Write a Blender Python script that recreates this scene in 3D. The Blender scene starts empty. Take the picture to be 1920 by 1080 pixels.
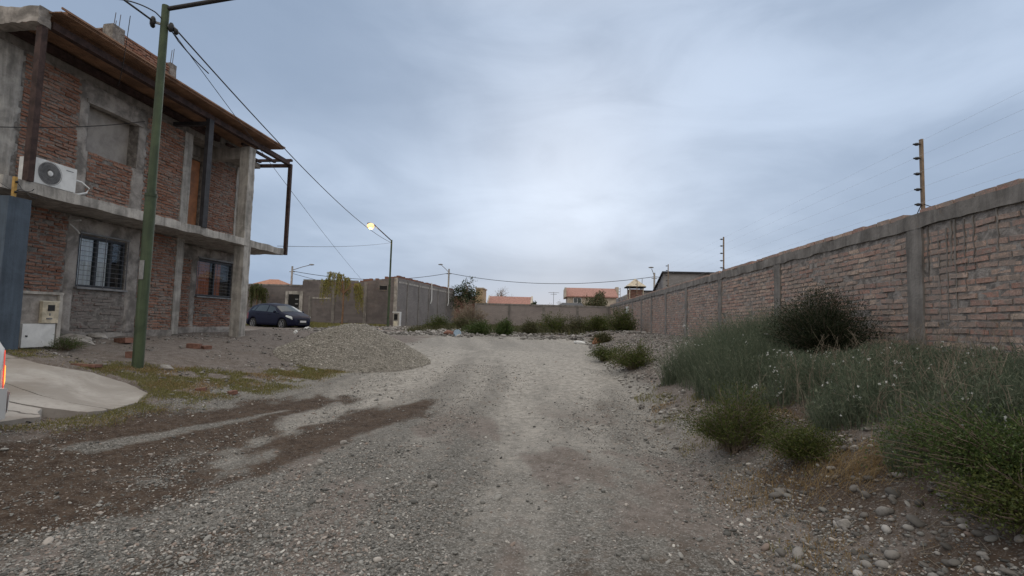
import bpy, math, random
import numpy as np
from mathutils import Matrix, Vector

# ------------------------------------------------------------------ camera, sky, sun, exposure
S = bpy.context.scene
COL = S.collection
rad = math.radians
CAM = np.array([0.0, 0.0, 1.55])

def set_camera(yaw, pitch, roll, f_px):
    fw = np.array([-math.sin(yaw) * math.cos(pitch), math.cos(yaw) * math.cos(pitch), math.sin(pitch)])
    r = np.cross(fw, [0, 0, 1.0]); r /= np.linalg.norm(r); u = np.cross(r, fw)
    c, s = math.cos(roll), math.sin(roll)
    r2, u2 = c * r + s * u, -s * r + c * u
    cd = bpy.data.cameras.new('camera'); co = bpy.data.objects.new('camera', cd); COL.objects.link(co)
    m = Matrix.Identity(4)
    for k in range(3):
        m[k][0], m[k][1], m[k][2], m[k][3] = r2[k], u2[k], -fw[k], CAM[k]
    co.matrix_world = m
    cd.sensor_width = 36.0; cd.lens = f_px / 1920 * 36.0
    cd.clip_start = 0.05; cd.clip_end = 3000
    S.camera = co
set_camera(rad(4.42), rad(3.92), rad(1.6), 930.0)

SUN_ELEV, SUN_AZ = 20.0, 2.0          # degrees; the bright patch in the clouds, straight down the street
def build_world():
    w = bpy.data.worlds.new("World"); S.world = w; w.use_nodes = True
    N = w.node_tree.nodes; L = w.node_tree.links; N.clear()
    def n(t, **kw):
        x = N.new(t)
        for k, v in kw.items(): setattr(x, k, v)
        return x
    def math_(op, a, b=None, c=None, clamp=False):
        m = n('ShaderNodeMath', operation=op, use_clamp=clamp)
        for i, v in enumerate((a, b, c)):
            if v is None: continue
            if isinstance(v, (int, float)): m.inputs[i].default_value = v
            else: L.new(v, m.inputs[i])
        return m.outputs[0]
    def smooth(x, a, b):
        m = n('ShaderNodeMapRange', interpolation_type='SMOOTHSTEP'); L.new(x, m.inputs[0])
        m.inputs[1].default_value, m.inputs[2].default_value = a, b
        return m.outputs[0]
    def mix(f, a, b, mode='MIX'):
        m = n('ShaderNodeMix', data_type='RGBA', blend_type=mode)
        for sock, v in ((m.inputs[0], f), (m.inputs[6], a), (m.inputs[7], b)):
            if isinstance(v, (int, float)): sock.default_value = v
            elif isinstance(v, tuple): sock.default_value = (*v, 1)
            else: L.new(v, sock)
        return m.outputs[2]
    tc = n('ShaderNodeTexCoord'); sp = n('ShaderNodeSeparateXYZ'); L.new(tc.outputs['Generated'], sp.inputs[0])
    x, y, z = sp.outputs
    zz = math_('ADD', math_('MAXIMUM', z, 0.0), 0.22)
    cb = n('ShaderNodeCombineXYZ'); L.new(math_('DIVIDE', x, zz), cb.inputs[0]); L.new(math_('DIVIDE', y, zz), cb.inputs[1])
    def noise(scale, det, ro, dist, sx=1, sy=1, rot=0.0):
        mp = n('ShaderNodeMapping'); L.new(cb.outputs[0], mp.inputs[0]); mp.inputs['Scale'].default_value = (sx, sy, 1); mp.inputs['Rotation'].default_value = (0, 0, rot)
        q = n('ShaderNodeTexNoise'); L.new(mp.outputs[0], q.inputs['Vector'])
        q.inputs['Scale'].default_value = scale; q.inputs['Detail'].default_value = det
        q.inputs['Roughness'].default_value = ro; q.inputs['Distortion'].default_value = dist
        return q.outputs[0]
    sky = n('ShaderNodeTexSky', sky_type='NISHITA', sun_disc=False)
    sky.sun_elevation = rad(SUN_ELEV); sky.sun_rotation = rad(SUN_AZ)
    streaks = noise(1.15, 6, .52, .6, 1.15, .8, rad(-32))
    clumps = noise(.75, 3, .5, .3)
    mp2 = n('ShaderNodeMapping'); L.new(tc.outputs['Generated'], mp2.inputs[0]); mp2.inputs['Scale'].default_value = (1.0, 1.0, 3.2); mp2.inputs['Rotation'].default_value = (0, rad(10), 0)
    q2 = n('ShaderNodeTexNoise'); L.new(mp2.outputs[0], q2.inputs['Vector']); q2.inputs['Scale'].default_value = 2.6; q2.inputs['Detail'].default_value = 8; q2.inputs['Roughness'].default_value = .56; q2.inputs['Distortion'].default_value = .7
    streaks = math_('ADD', math_('MULTIPLY', streaks, .5), math_('MULTIPLY', q2.outputs[0], .5))
    f = smooth(math_('ADD', math_('MULTIPLY', streaks, .62), math_('MULTIPLY', clumps, .45)), .40, .66)
    cloud = mix(f, (3.35, 4.25, 5.7), (5.1, 6.15, 7.8))
    # thin bright patch where the low sun stands behind the cloud deck
    def patch(dx, dz, wx, wz):
        ax = math_('DIVIDE', math_('SUBTRACT', x, dx), wx); az = math_('DIVIDE', math_('SUBTRACT', z, dz), wz)
        d2 = math_('ADD', math_('MULTIPLY', ax, ax), math_('MULTIPLY', az, az))
        front = smooth(y, 0, .3)
        return math_('MULTIPLY', math_('EXPONENT', math_('MULTIPLY', d2, -1.0)), front)
    g1 = math_('MULTIPLY', patch(.04, .235, .36, .085), math_('ADD', math_('MULTIPLY', f, .48), .36))
    cloud = mix(g1, cloud, (7.2, 8.5, 10.4))
    g2 = math_('MULTIPLY', patch(.35, .43, .38, .16), math_('MULTIPLY', f, .5))
    cloud = mix(g2, cloud, (6.3, 7.4, 9.2))
    g3 = math_('MULTIPLY', patch(.12, .36, .55, .12), math_('ADD', math_('MULTIPLY', f, .5), .08)); cloud = mix(g3, cloud, (5.9, 7.1, 8.9))
    dk = math_('MULTIPLY', smooth(x, -.05, -.5), math_('MULTIPLY', smooth(z, .22, .42), math_('MULTIPLY', smooth(y, 0, .3), .75))); cloud = mix(dk, cloud, (2.75, 3.6, 5.0))
    # bluer band low over the horizon
    low = math_('MULTIPLY', smooth(z, .17, .02), .75)
    side = smooth(x, -.55, .25)
    cloud = mix(low, cloud, mix(side, (2.6, 3.65, 5.5), (3.7, 4.65, 6.2)))
    # overcast brightening overhead, raised and warmed out of view to light the scene
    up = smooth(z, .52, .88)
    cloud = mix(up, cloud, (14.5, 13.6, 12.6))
    back = math_('MULTIPLY', smooth(y, -.05, -.5), .85)  # unseen sky behind the camera, set bright and warm as added fill light
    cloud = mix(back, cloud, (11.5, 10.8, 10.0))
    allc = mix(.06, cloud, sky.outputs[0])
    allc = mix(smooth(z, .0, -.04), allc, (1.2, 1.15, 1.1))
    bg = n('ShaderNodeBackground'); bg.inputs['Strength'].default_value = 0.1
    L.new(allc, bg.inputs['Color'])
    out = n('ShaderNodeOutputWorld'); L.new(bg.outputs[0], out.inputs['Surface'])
build_world()

sd = bpy.data.lights.new('sun', 'SUN'); sd.energy = 0.5; sd.angle = rad(40); sd.color = (1, .95, .88)
so = bpy.data.objects.new('sun', sd); COL.objects.link(so)
_d = Vector((math.sin(rad(SUN_AZ)) * math.cos(rad(SUN_ELEV)), math.cos(rad(SUN_AZ)) * math.cos(rad(SUN_ELEV)), math.sin(rad(SUN_ELEV))))
so.rotation_euler = _d.to_track_quat('Z', 'Y').to_euler(); so.location = (0, 30, 30)
S.view_settings.view_transform = 'Standard'; S.view_settings.look = 'None'
S.view_settings.exposure = 0.0; S.view_settings.gamma = 1.0
S.cycles.max_bounces = 6; S.cycles.use_denoising = True

# ------------------------------------------------------------------ noise, terrain
def _hash(ix, iy, seed):
    n = (ix.astype(np.int64) * 374761393 + iy.astype(np.int64) * 668265263 + seed * 1274126177) & 0x7fffffff
    n = ((n ^ (n >> 13)) * 1274126177) & 0x7fffffff
    n = (n ^ (n >> 16)) & 0x7fffffff
    return (n % 100003) / 100003.0
def vnoise(x, y, seed=0):
    x = np.asarray(x, float); y = np.asarray(y, float)
    ix = np.floor(x); iy = np.floor(y); fx = x - ix; fy = y - iy
    fx = fx * fx * (3 - 2 * fx); fy = fy * fy * (3 - 2 * fy)
    a = _hash(ix, iy, seed); b = _hash(ix + 1, iy, seed); c = _hash(ix, iy + 1, seed); d = _hash(ix + 1, iy + 1, seed)
    return (a * (1 - fx) + b * fx) * (1 - fy) + (c * (1 - fx) + d * fx) * fy
def fbm(x, y, seed=0, octv=4):
    s = 0; a = .5; t = 0
    for k in range(octv):
        s = s + a * vnoise(x * 2 ** k + 17.3 * k, y * 2 ** k - 9.1 * k, seed + k); t += a; a *= .5
    return s / t
def sm(a, b, x):
    t = np.clip((x - a) / (b - a), 0, 1); return t * t * (3 - 2 * t)
def ground(x, y):
    x = np.asarray(x, float); y = np.asarray(y, float)
    zr = np.interp(y, [-40, 4, 7, 12, 17, 22, 35, 60, 900], [0, 0, .08, .37, .58, .72, .95, 1.1, 1.1])
    L = np.interp(y, [-40, 12, 16, 24, 40, 60], [.97, .97, .95, .82, 1.02, 1.1])
    wl = np.interp(x, [-40, -9.2, -8.5, -7.6, -6.9, -5.9, -4.5, -3.4], [1, 1, .93, .77, .62, .38, .12, 0])
    Rt = np.interp(y, [-40, 45, 60], [1.18, 1.18, 1.1])
    wr = np.interp(x, [1.5, 2, 2.6, 3.2, 4, 5], [0, .18, .48, .74, .92, 1])
    z = zr + wl * (L - zr) + wr * (Rt - zr)
    z = z + .17 * np.exp(-((x + 8.9) / 1.25) ** 2 - ((y - 16.2) / 1.6) ** 2)
    z = z + .13 * sm(21, 24.5, y) * (1 - sm(29, 34, y)) * sm(-8, -5, x) * (1 - sm(3, 5, x))
    rough = .35 + .65 * np.clip(wl + wr, 0, 1)
    near = np.exp(-(np.maximum(0, np.abs(y - 12) - 25) / 40.0))
    z = z + near * rough * (.10 * (fbm(x * .9, y * .9, 3) - .5) + .06 * (fbm(x * 3.1, y * 3.1, 8, 3) - .5))
    road = (1 - np.clip(wl * 2 + wr * 2, 0, 1)) * (1 - sm(16, 20, y))
    z = z - road * near * .035 * (np.exp(-((x + 2.6) / .38) ** 2) + np.exp(-((x + .35) / .4) ** 2))
    return z
def n3(p, s, seed=0):
    """three noise values per point, -.5 to .5"""
    x, y, z = p[:, 0] * s, p[:, 1] * s, p[:, 2] * s
    a = vnoise(x + z * .73, y + z * 1.31, seed + 1) - .5
    b = vnoise(x * 1.1 - z * .9 + 31, y * .9 + z * .7 + 7, seed + 2) - .5
    c = vnoise(x * .8 + y * .6 + 3, z * 1.2 - y * .5 + 11, seed + 3) - .5
    return np.stack([a, b, c], 1)

# ------------------------------------------------------------------ objects and meshes
def tag(o, label=None, cat=None, group=None, kind=None):
    if label: o['label'] = label
    if cat: o['category'] = cat
    if group: o['group'] = group
    if kind: o['kind'] = kind
    return o
def thing(name, loc, label, cat, group=None, rz=0.0):
    o = bpy.data.objects.new(name, None); COL.objects.link(o); o.empty_display_size = .2
    o.location = loc; o.rotation_euler = (0, 0, rz)
    return tag(o, label, cat, group)
def children(o): return [c for c in COL.objects if c.parent == o]
def copy_tree(o, parent=None):
    c = o.copy(); COL.objects.link(c)
    if parent: c.parent = parent
    for ch in children(o): copy_tree(ch, c)
    return c

class MB:
    """collects faces, builds ONE mesh object"""
    def __init__(s): s.V = []; s.F = {}; s.n = 0; s.sm = {}
    def add(s, V, F, smooth=False):
        V = np.asarray(V, float).reshape(-1, 3); F = np.asarray(F, np.int64)
        s.F.setdefault((F.shape[1], smooth), []).append(F + s.n); s.V.append(V); s.n += len(V)
    def build(s, name, mat, parent=None, origin=None):
        V = np.concatenate(s.V) if s.V else np.zeros((0, 3))
        if origin is not None: V = V - np.asarray(origin, float)
        me = bpy.data.meshes.new(name)
        me.vertices.add(len(V)); me.vertices.foreach_set('co', V.astype(np.float32).ravel())
        loops = []; starts = []; smooth = []; k = 0
        for (w, sm_), fs in s.F.items():
            f = np.concatenate(fs); loops.append(f.ravel()); starts.append(k + np.arange(len(f)) * w)
            smooth.append(np.full(len(f), sm_)); k += f.size
        if loops:
            lo = np.concatenate(loops); st = np.concatenate(starts); smo = np.concatenate(smooth)
            me.loops.add(len(lo)); me.loops.foreach_set('vertex_index', lo.astype(np.int32))
            me.polygons.add(len(st)); me.polygons.foreach_set('loop_start', st.astype(np.int32))
            me.polygons.foreach_set('use_smooth', smo)
        me.update(calc_edges=True); me.validate()
        if mat: me.materials.append(mat)
        o = bpy.data.objects.new(name, me); COL.objects.link(o)
        if parent: o.parent = parent
        elif origin is not None: o.location = origin
        return o
    BF = [(0, 3, 2, 1), (4, 5, 6, 7), (0, 1, 5, 4), (1, 2, 6, 5), (2, 3, 7, 6), (3, 0, 4, 7)]
    def box(s, a, b, rz=0.0, about=None):
        x0, y0, z0 = a; x1, y1, z1 = b
        V = np.array([(x0, y0, z0), (x1, y0, z0), (x1, y1, z0), (x0, y1, z0), (x0, y0, z1), (x1, y0, z1), (x1, y1, z1), (x0, y1, z1)], float)
        if rz:
            c = np.array(about if about is not None else V.mean(0)); q = V - c
            V = np.stack([q[:, 0] * math.cos(rz) - q[:, 1] * math.sin(rz), q[:, 0] * math.sin(rz) + q[:, 1] * math.cos(rz), q[:, 2]], 1) + c
        s.add(V, s.BF); return s
    def rbox(s, a, b, cell=.08, amp=.01, seed=0, smooth=True, fr=4.0):
        """a box of rough concrete: gridded faces, every vertex pushed by a noise of its position"""
        a = np.array(a, float); b = np.array(b, float); d = b - a
        for ax in range(3):
            i, j = [k for k in range(3) if k != ax]
            ni, nj = max(1, int(round(d[i] / cell))), max(1, int(round(d[j] / cell)))
            gi, gj = np.meshgrid(np.linspace(a[i], b[i], ni + 1), np.linspace(a[j], b[j], nj + 1), indexing='ij')
            for side in (0, 1):
                P = np.zeros((gi.size, 3)); P[:, i] = gi.ravel(); P[:, j] = gj.ravel(); P[:, ax] = (a, b)[side][ax]
                P = P + n3(P, fr, seed) * 2 * amp + n3(P, fr * 3.7, seed + 9) * .9 * amp
                q = np.arange(gi.size).reshape(ni + 1, nj + 1)
                F = np.stack([q[:-1, :-1], q[1:, :-1], q[1:, 1:], q[:-1, 1:]], -1).reshape(-1, 4)
                flip = (side == 0) ^ (ax == 1)
                s.add(P, F[:, ::-1] if flip else F, smooth)
        return s
    def tube(s, pts, r, n=8, cap=True, smooth=True):
        P = np.asarray(pts, float); m = len(P); R = np.full(m, r) if np.isscalar(r) else np.asarray(r, float)
        T = np.gradient(P, axis=0); T /= np.linalg.norm(T, axis=1)[:, None] + 1e-12
        ref = np.array([0, 0, 1.0]) if abs(T[0, 2]) < .9 else np.array([1.0, 0, 0])
        A = np.cross(T, ref); A /= np.linalg.norm(A, axis=1)[:, None] + 1e-12; Bn = np.cross(T, A)
        t = np.arange(n) * 2 * math.pi / n
        V = P[:, None] + (A[:, None] * np.cos(t)[None, :, None] + Bn[:, None] * np.sin(t)[None, :, None]) * R[:, None, None]
        q = np.arange(m * n).reshape(m, n); q2 = np.roll(q, -1, 1)
        F = np.stack([q[:-1], q2[:-1], q2[1:], q[1:]], -1).reshape(-1, 4)
        s.add(V.reshape(-1, 3), F, smooth)
        if cap:
            s.add(V[0], [list(range(n))]); s.add(V[-1], [list(range(n))[::-1]])
        return s
    def bar(s, p, q, w, h=None):
        """square bar from p to q"""
        h = h or w; p = np.array(p, float); q = np.array(q, float); t = q - p; t /= np.linalg.norm(t)
        ref = np.array([0, 0, 1.0]) if abs(t[2]) < .9 else np.array([0, 1.0, 0])
        a = np.cross(t, ref); a /= np.linalg.norm(a); b = np.cross(a, t)
        V = [c + a * i * w / 2 + b * j * h / 2 for c in (p, q) for i, j in ((-1, -1), (1, -1), (1, 1), (-1, 1))]
        s.add(V, s.BF); return s
    def prism(s, poly, ax, lo, hi):
        """polygon in the two axes other than ax, extruded along ax"""
        n = len(poly); i, j = [k for k in range(3) if k != ax]; V = np.zeros((2 * n, 3))
        for k, (u, v) in enumerate(poly):
            V[k, i] = V[n + k, i] = u; V[k, j] = V[n + k, j] = v; V[k, ax] = lo; V[n + k, ax] = hi
        s.add(V, [(k, (k + 1) % n, n + (k + 1) % n, n + k) for k in range(n)])
        s.add(V, [list(range(n))[::-1]]); s.add(V, [list(range(n, 2 * n))]); return s
    def blob(s, c, r, seed=0, lat=6, lon=10, amp=.15, smooth=True):
        th = np.linspace(0, math.pi, lat + 1); ph = np.arange(lon) * 2 * math.pi / lon
        T, Pp = np.meshgrid(th, ph, indexing='ij'); D = np.stack([np.sin(T) * np.cos(Pp), np.sin(T) * np.sin(Pp), np.cos(T)], -1).reshape(-1, 3)
        D = D * (1 + amp * 2 * n3(D * 1.0 + seed * 3.1, 1.3, seed)[:, :1])
        V = np.array(c) + D * np.array(r); q = np.arange(V.shape[0]).reshape(lat + 1, lon); q2 = np.roll(q, -1, 1)
        s.add(V, np.stack([q[:-1], q[1:], q2[1:], q2[:-1]], -1).reshape(-1, 4), smooth); return s
    def bricks(s, a0, a1, h0, h1, holes, mapf, bl=.25, bh=.055, jl=.02, jh=.02, proud=.012, jit=.004, seed=0, hshift=0.0):
        """running-bond bricks filling [a0,a1]x[h0,h1] but for the holes; each brick a jittered box"""
        rg = np.random.default_rng(seed); R = []
        ch = bh + jh; rows = int((h1 - h0) / ch)
        for r in range(rows):
            z0 = h0 + r * ch; zc = z0 + bh / 2; iv = [(a0, a1)]
            for (p, q, lo, hi) in holes:
                if lo < zc < hi:
                    nv = []
                    for (x, y) in iv:
                        if q <= x or p >= y: nv.append((x, y)); continue
                        if p > x: nv.append((x, p))
                        if q < y: nv.append((q, y))
                    iv = nv
            st = bl + jl; off = (r % 2) * st / 2 + rg.uniform(-.03, .03)
            for (x, y) in iv:
                k0 = math.floor((x - off) / st) - 1; k1 = math.ceil((y - off) / st) + 1
                for k in range(k0, k1):
                    p = max(x, off + k * st); q = min(y, off + k * st + bl)
                    if q - p > .05: R.append((p, q, z0, z0 + bh))
        R = np.array(R); n = len(R)
        if not n: return s
        tilt = rg.normal(0, jit * .5, n); sag = rg.normal(0, jit * .5, n); dep = rg.normal(0, jit, n) + proud
        C = np.zeros((n, 8, 3))
        for k, (i, j, d) in enumerate([(0, 2, 0), (1, 2, 0), (1, 3, 0), (0, 3, 0), (0, 2, 1), (1, 2, 1), (1, 3, 1), (0, 3, 1)]):
            inset = .004 * d
            C[:, k, 0] = R[:, i] + (inset if i == 0 else -inset) + rg.normal(0, jit, n)
            C[:, k, 1] = R[:, j] + (inset if j == 2 else -inset) + sag + tilt * (1 if i else -1) + rg.normal(0, jit * .7, n)
            C[:, k, 2] = (dep + rg.normal(0, jit * .5, n)) if d else -.015
        P = mapf(C.reshape(-1, 3))
        F = np.array([(4, 5, 6, 7), (0, 1, 5, 4), (1, 2, 6, 5), (2, 3, 7, 6), (3, 0, 4, 7)])
        s.add(P, (F[None] + (np.arange(n) * 8)[:, None, None]).reshape(-1, 4)); return s
    def plaster(s, a0, a1, h0, h1, holes, mapf, thick=.03, cell=.045, edge=.06, seed=0, hard=()):
        """a hand-laid patch of plaster with a ragged edge; `hard` sides are straight"""
        na, nh = int((a1 - a0) / cell) + 1, int((h1 - h0) / cell) + 1
        A, H = np.meshgrid(np.linspace(a0, a1, na + 1), np.linspace(h0, h1, nh + 1), indexing='ij')
        ca = (A[:-1, :-1] + A[1:, 1:]) / 2; chh = (H[:-1, :-1] + H[1:, 1:]) / 2
        nz = lambda k: (fbm(ca * 4 + k * 7, chh * 4 - k * 5, seed + k) - .3) * 2.4 * edge
        keep = np.ones(ca.shape, bool)
        if 'l' not in hard: keep &= ca - a0 > nz(1)
        if 'r' not in hard: keep &= a1 - ca > nz(2)
        if 'b' not in hard: keep &= chh - h0 > nz(3)
        if 't' not in hard: keep &= h1 - chh > nz(4)
        for i, (p, q, lo, hi) in enumerate(holes): keep &= ~((ca > p) & (ca < q) & (chh > lo) & (chh < hi))
        pad = np.pad(keep, 1); vin = (pad[:-1, :-1] & pad[1:, :-1] & pad[:-1, 1:] & pad[1:, 1:])
        D = np.where(vin, thick * (.65 + .8 * (fbm(A * 5, H * 5, seed + 5) - .4)) + .012 * (vnoise(A * 22, H * 22, seed) - .5), -.012)
        P = mapf(np.stack([A, H, D], -1).reshape(-1, 3)); q = np.arange(A.size).reshape(A.shape)
        F = np.stack([q[:-1, :-1], q[1:, :-1], q[1:, 1:], q[:-1, 1:]], -1)[keep]
        s.add(P, F, True); return s

# ------------------------------------------------------------------ materials
def new_mat(name):
    m = bpy.data.materials.new(name); m.use_nodes = True
    nt = m.node_tree; return m, nt, nt.nodes['Principled BSDF']
class NT:
    def __init__(s, nt): s.nt = nt
    def n(s, t, **kw):
        x = s.nt.nodes.new(t)
        for k, v in kw.items(): setattr(x, k, v)
        return x
    def put(s, sock, v):
        if isinstance(v, (int, float)): sock.default_value = v
        elif isinstance(v, tuple): sock.default_value = (*v, 1) if len(v) == 3 and sock.type == 'RGBA' else v
        else: s.nt.links.new(v, sock)
    def math(s, op, a, b=0.0, clamp=False):
        m = s.n('ShaderNodeMath', operation=op, use_clamp=clamp); s.put(m.inputs[0], a); s.put(m.inputs[1], b); return m.outputs[0]
    def mix(s, f, a, b, mode='MIX'):
        m = s.n('ShaderNodeMix', data_type='RGBA', blend_type=mode); s.put(m.inputs[0], f); s.put(m.inputs[6], a); s.put(m.inputs[7], b); return m.outputs[2]
    def sm(s, x, a, b, lo=0.0, hi=1.0):
        m = s.n('ShaderNodeMapRange', interpolation_type='SMOOTHSTEP'); s.put(m.inputs[0], x)
        for i, v in enumerate((a, b, lo, hi)): m.inputs[i + 1].default_value = v
        return m.outputs[0]
    def coord(s, scale=(1, 1, 1), rot=(0, 0, 0)):
        t = s.n('ShaderNodeTexCoord'); mp = s.n('ShaderNodeMapping'); s.nt.links.new(t.outputs['Object'], mp.inputs[0])
        mp.inputs['Scale'].default_value = scale; mp.inputs['Rotation'].default_value = rot; return mp.outputs[0]
    def noise(s, sc, det=5, ro=.55, dist=0.0, vec=None):
        q = s.n('ShaderNodeTexNoise'); s.put(q.inputs['Vector'], vec if vec is not None else s.coord())
        q.inputs['Scale'].default_value = sc; q.inputs['Detail'].default_value = det; q.inputs['Roughness'].default_value = ro; q.inputs['Distortion'].default_value = dist
        return q.outputs[0]
    def voro(s, sc, feat='F1', vec=None, rnd=1.0):
        q = s.n('ShaderNodeTexVoronoi', feature=feat); s.put(q.inputs['Vector'], vec if vec is not None else s.coord())
        q.inputs['Scale'].default_value = sc; q.inputs['Randomness'].default_value = rnd; return q
    def ramp(s, f, stops):
        r = s.n('ShaderNodeValToRGB'); s.put(r.inputs[0], f); e = r.color_ramp.elements
        while len(e) < len(stops): e.new(.5)
        for el, (p, c) in zip(e, stops): el.position = p; el.color = (*c, 1)
        return r.outputs[0]
    def bump(s, h, st, dist, nrm=None):
        b = s.n('ShaderNodeBump'); b.inputs['Strength'].default_value = st; b.inputs['Distance'].default_value = dist
        s.put(b.inputs['Height'], h)
        if nrm is not None: s.nt.links.new(nrm, b.inputs['Normal'])
        return b.outputs[0]
    def island(s): return s.n('ShaderNodeNewGeometry').outputs['Random Per Island']

def M(name, col, rough=.8, var=.25, sc=6.0, bump=.0, bsc=30.0, metal=0.0, spec=.4, col2=None, streak=False, bd=.01):
    """general weathered surface: two tones in broad and fine noise, bump"""
    m, nt, b = new_mat(name); t = NT(nt)
    f = t.noise(sc, 6, .62, .4)
    if streak: f = t.math('ADD', t.math('MULTIPLY', f, .5), t.math('MULTIPLY', t.noise(1.0, 5, .6, .2, t.coord((9, 9, .6))), .5))
    f = t.sm(f, .33, .68)
    c2 = col2 or tuple(c * (1 - var) for c in col); c1 = tuple(min(1, c * (1 + var * .7)) for c in col)
    c = t.mix(f, c2, c1); fine = t.noise(sc * 9, 4, .6)
    c = t.mix(t.math('MULTIPLY', t.sm(fine, .55, .75), var), c, tuple(x * .55 for x in col))
    t.put(b.inputs['Base Color'], c); b.inputs['Roughness'].default_value = rough; b.inputs['Metallic'].default_value = metal
    b.inputs['Specular IOR Level'].default_value = spec
    if bump: t.put(b.inputs['Normal'], t.bump(t.math('ADD', t.noise(bsc, 6, .65), t.math('MULTIPLY', f, .4)), bump, bd))
    return m
def M_brick(name, cols, mortar, smear=.5, bump=.6):
    """fired bricks: one tone per brick (each brick is its own mesh island), pitted, smeared with mortar"""
    m, nt, b = new_mat(name); t = NT(nt)
    c = t.ramp(t.island(), [(i / (len(cols) - 1), k) for i, k in enumerate(cols)])
    f1 = t.noise(9, 7, .68, .6); f2 = t.noise(38, 6, .7)
    c = t.mix(t.math('MULTIPLY', t.sm(f2, .42, .68), .5), c, tuple(x * .45 for x in cols[0]))
    c = t.mix(t.math('MULTIPLY', t.sm(t.noise(60, 3, .6), .6, .75), .5), c, tuple(min(1, x * 1.7) for x in cols[-1]))
    big = t.noise(1.3, 3, .5)
    s = t.sm(t.math('ADD', t.math('MULTIPLY', f1, .8), t.math('MULTIPLY', big, .35)), .72 - smear * .3, .80 - smear * .22)
    c = t.mix(t.math('MULTIPLY', s, .85), c, t.mix(f2, tuple(x * .7 for x in mortar), mortar))
    t.put(b.inputs['Base Color'], c); b.inputs['Roughness'].default_value = .95; b.inputs['Specular IOR Level'].default_value = .15
    t.put(b.inputs['Normal'], t.bump(t.math('ADD', f2, t.math('MULTIPLY', f1, 1.2)), bump, .012))
    return m
def M_block(name, c1, c2, mortar, bw=.4, rh=.2, ms=.015, axis='x', stain=None):
    """masonry seen from afar: courses drawn by the brick texture, weathered by noise"""
    m, nt, b = new_mat(name); t = NT(nt)
    rot = (rad(90), 0, 0) if axis == 'x' else (rad(90), 0, rad(90))
    tc = t.n('ShaderNodeTexCoord'); sp = t.n('ShaderNodeSeparateXYZ'); t.put(sp.inputs[0], tc.outputs['Object'])
    cb = t.n('ShaderNodeCombineXYZ'); t.put(cb.inputs[0], sp.outputs[0] if axis == 'x' else sp.outputs[1]); t.put(cb.inputs[1], sp.outputs[2])
    q = t.n('ShaderNodeTexBrick'); t.put(q.inputs['Vector'], cb.outputs[0])
    for k, v in (('Color1', c1), ('Color2', c2), ('Mortar', mortar)): t.put(q.inputs[k], v)
    q.inputs['Scale'].default_value = 1; q.inputs['Brick Width'].default_value = bw; q.inputs['Row Height'].default_value = rh; q.inputs['Mortar Size'].default_value = ms
    c = q.outputs[0]; n1 = t.noise(.8, 6, .6, .5); n2 = t.noise(7, 6, .65)
    c = t.mix(t.math('MULTIPLY', t.sm(n1, .45, .7), .7), c, stain or tuple(x * .6 for x in c1))
    c = t.mix(t.math('MULTIPLY', t.sm(n2, .5, .7), .4), c, mortar)
    t.put(b.inputs['Base Color'], c); b.inputs['Roughness'].default_value = .95; b.inputs['Specular IOR Level'].default_value = .15
    t.put(b.inputs['Normal'], t.bump(t.math('ADD', n2, q.outputs[1]), .5, .02)); return m
def M_leaf(name, c1, c2, c3=None, transl=.25, rough=.6):
    m, nt, b = new_mat(name); t = NT(nt)
    st = [(0, c1), (.6, c2), (1, c3 or c2)]
    c = t.ramp(t.island(), st); c = t.mix(.35, c, t.mix(t.noise(2.2, 3, .5), c1, c2))
    t.put(b.inputs['Base Color'], c); b.inputs['Roughness'].default_value = rough; b.inputs['Specular IOR Level'].default_value = .25
    tr = t.n('ShaderNodeBsdfTranslucent'); t.put(tr.inputs[0], c); mx = t.n('ShaderNodeMixShader'); mx.inputs[0].default_value = transl
    nt.links.new(b.outputs[0], mx.inputs[1]); nt.links.new(tr.outputs[0], mx.inputs[2]); nt.links.new(mx.outputs[0], nt.nodes['Material Output'].inputs[0])
    return m
def M_stone(name, cols):
    m, nt, b = new_mat(name); t = NT(nt)
    c = t.ramp(t.island(), [(p, k) for p, k in cols]); c = t.mix(t.math('MULTIPLY', t.sm(t.noise(60, 4, .6), .5, .7), .4), c, (.10, .095, .088))
    t.put(b.inputs['Base Color'], c); b.inputs['Roughness'].default_value = .85; b.inputs['Specular IOR Level'].default_value = .25; return m
def M_emit(name, col, st):
    m, nt, b = new_mat(name); t = NT(nt); t.put(b.inputs['Base Color'], col); t.put(b.inputs['Emission Color'], col); b.inputs['Emission Strength'].default_value = st; return m
def M_glass(name, col=(.02, .025, .03), rough=.05):
    m, nt, b = new_mat(name); t = NT(nt); t.put(b.inputs['Base Color'], col); b.inputs['Roughness'].default_value = rough; b.inputs['Specular IOR Level'].default_value = .6; return m
def M_paint(name, col, rough=.42, coat=.0, spec=.13):
    m, nt, b = new_mat(name); t = NT(nt); t.put(b.inputs['Base Color'], t.mix(t.math('MULTIPLY', t.sm(t.noise(3, 5, .6), .45, .75), .35), col, tuple(x * .8 + .004 for x in col)))
    b.inputs['Roughness'].default_value = rough; b.inputs['Coat Weight'].default_value = coat; b.inputs['Specular IOR Level'].default_value = spec; b.inputs['Coat Roughness'].default_value = .08; return m

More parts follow.
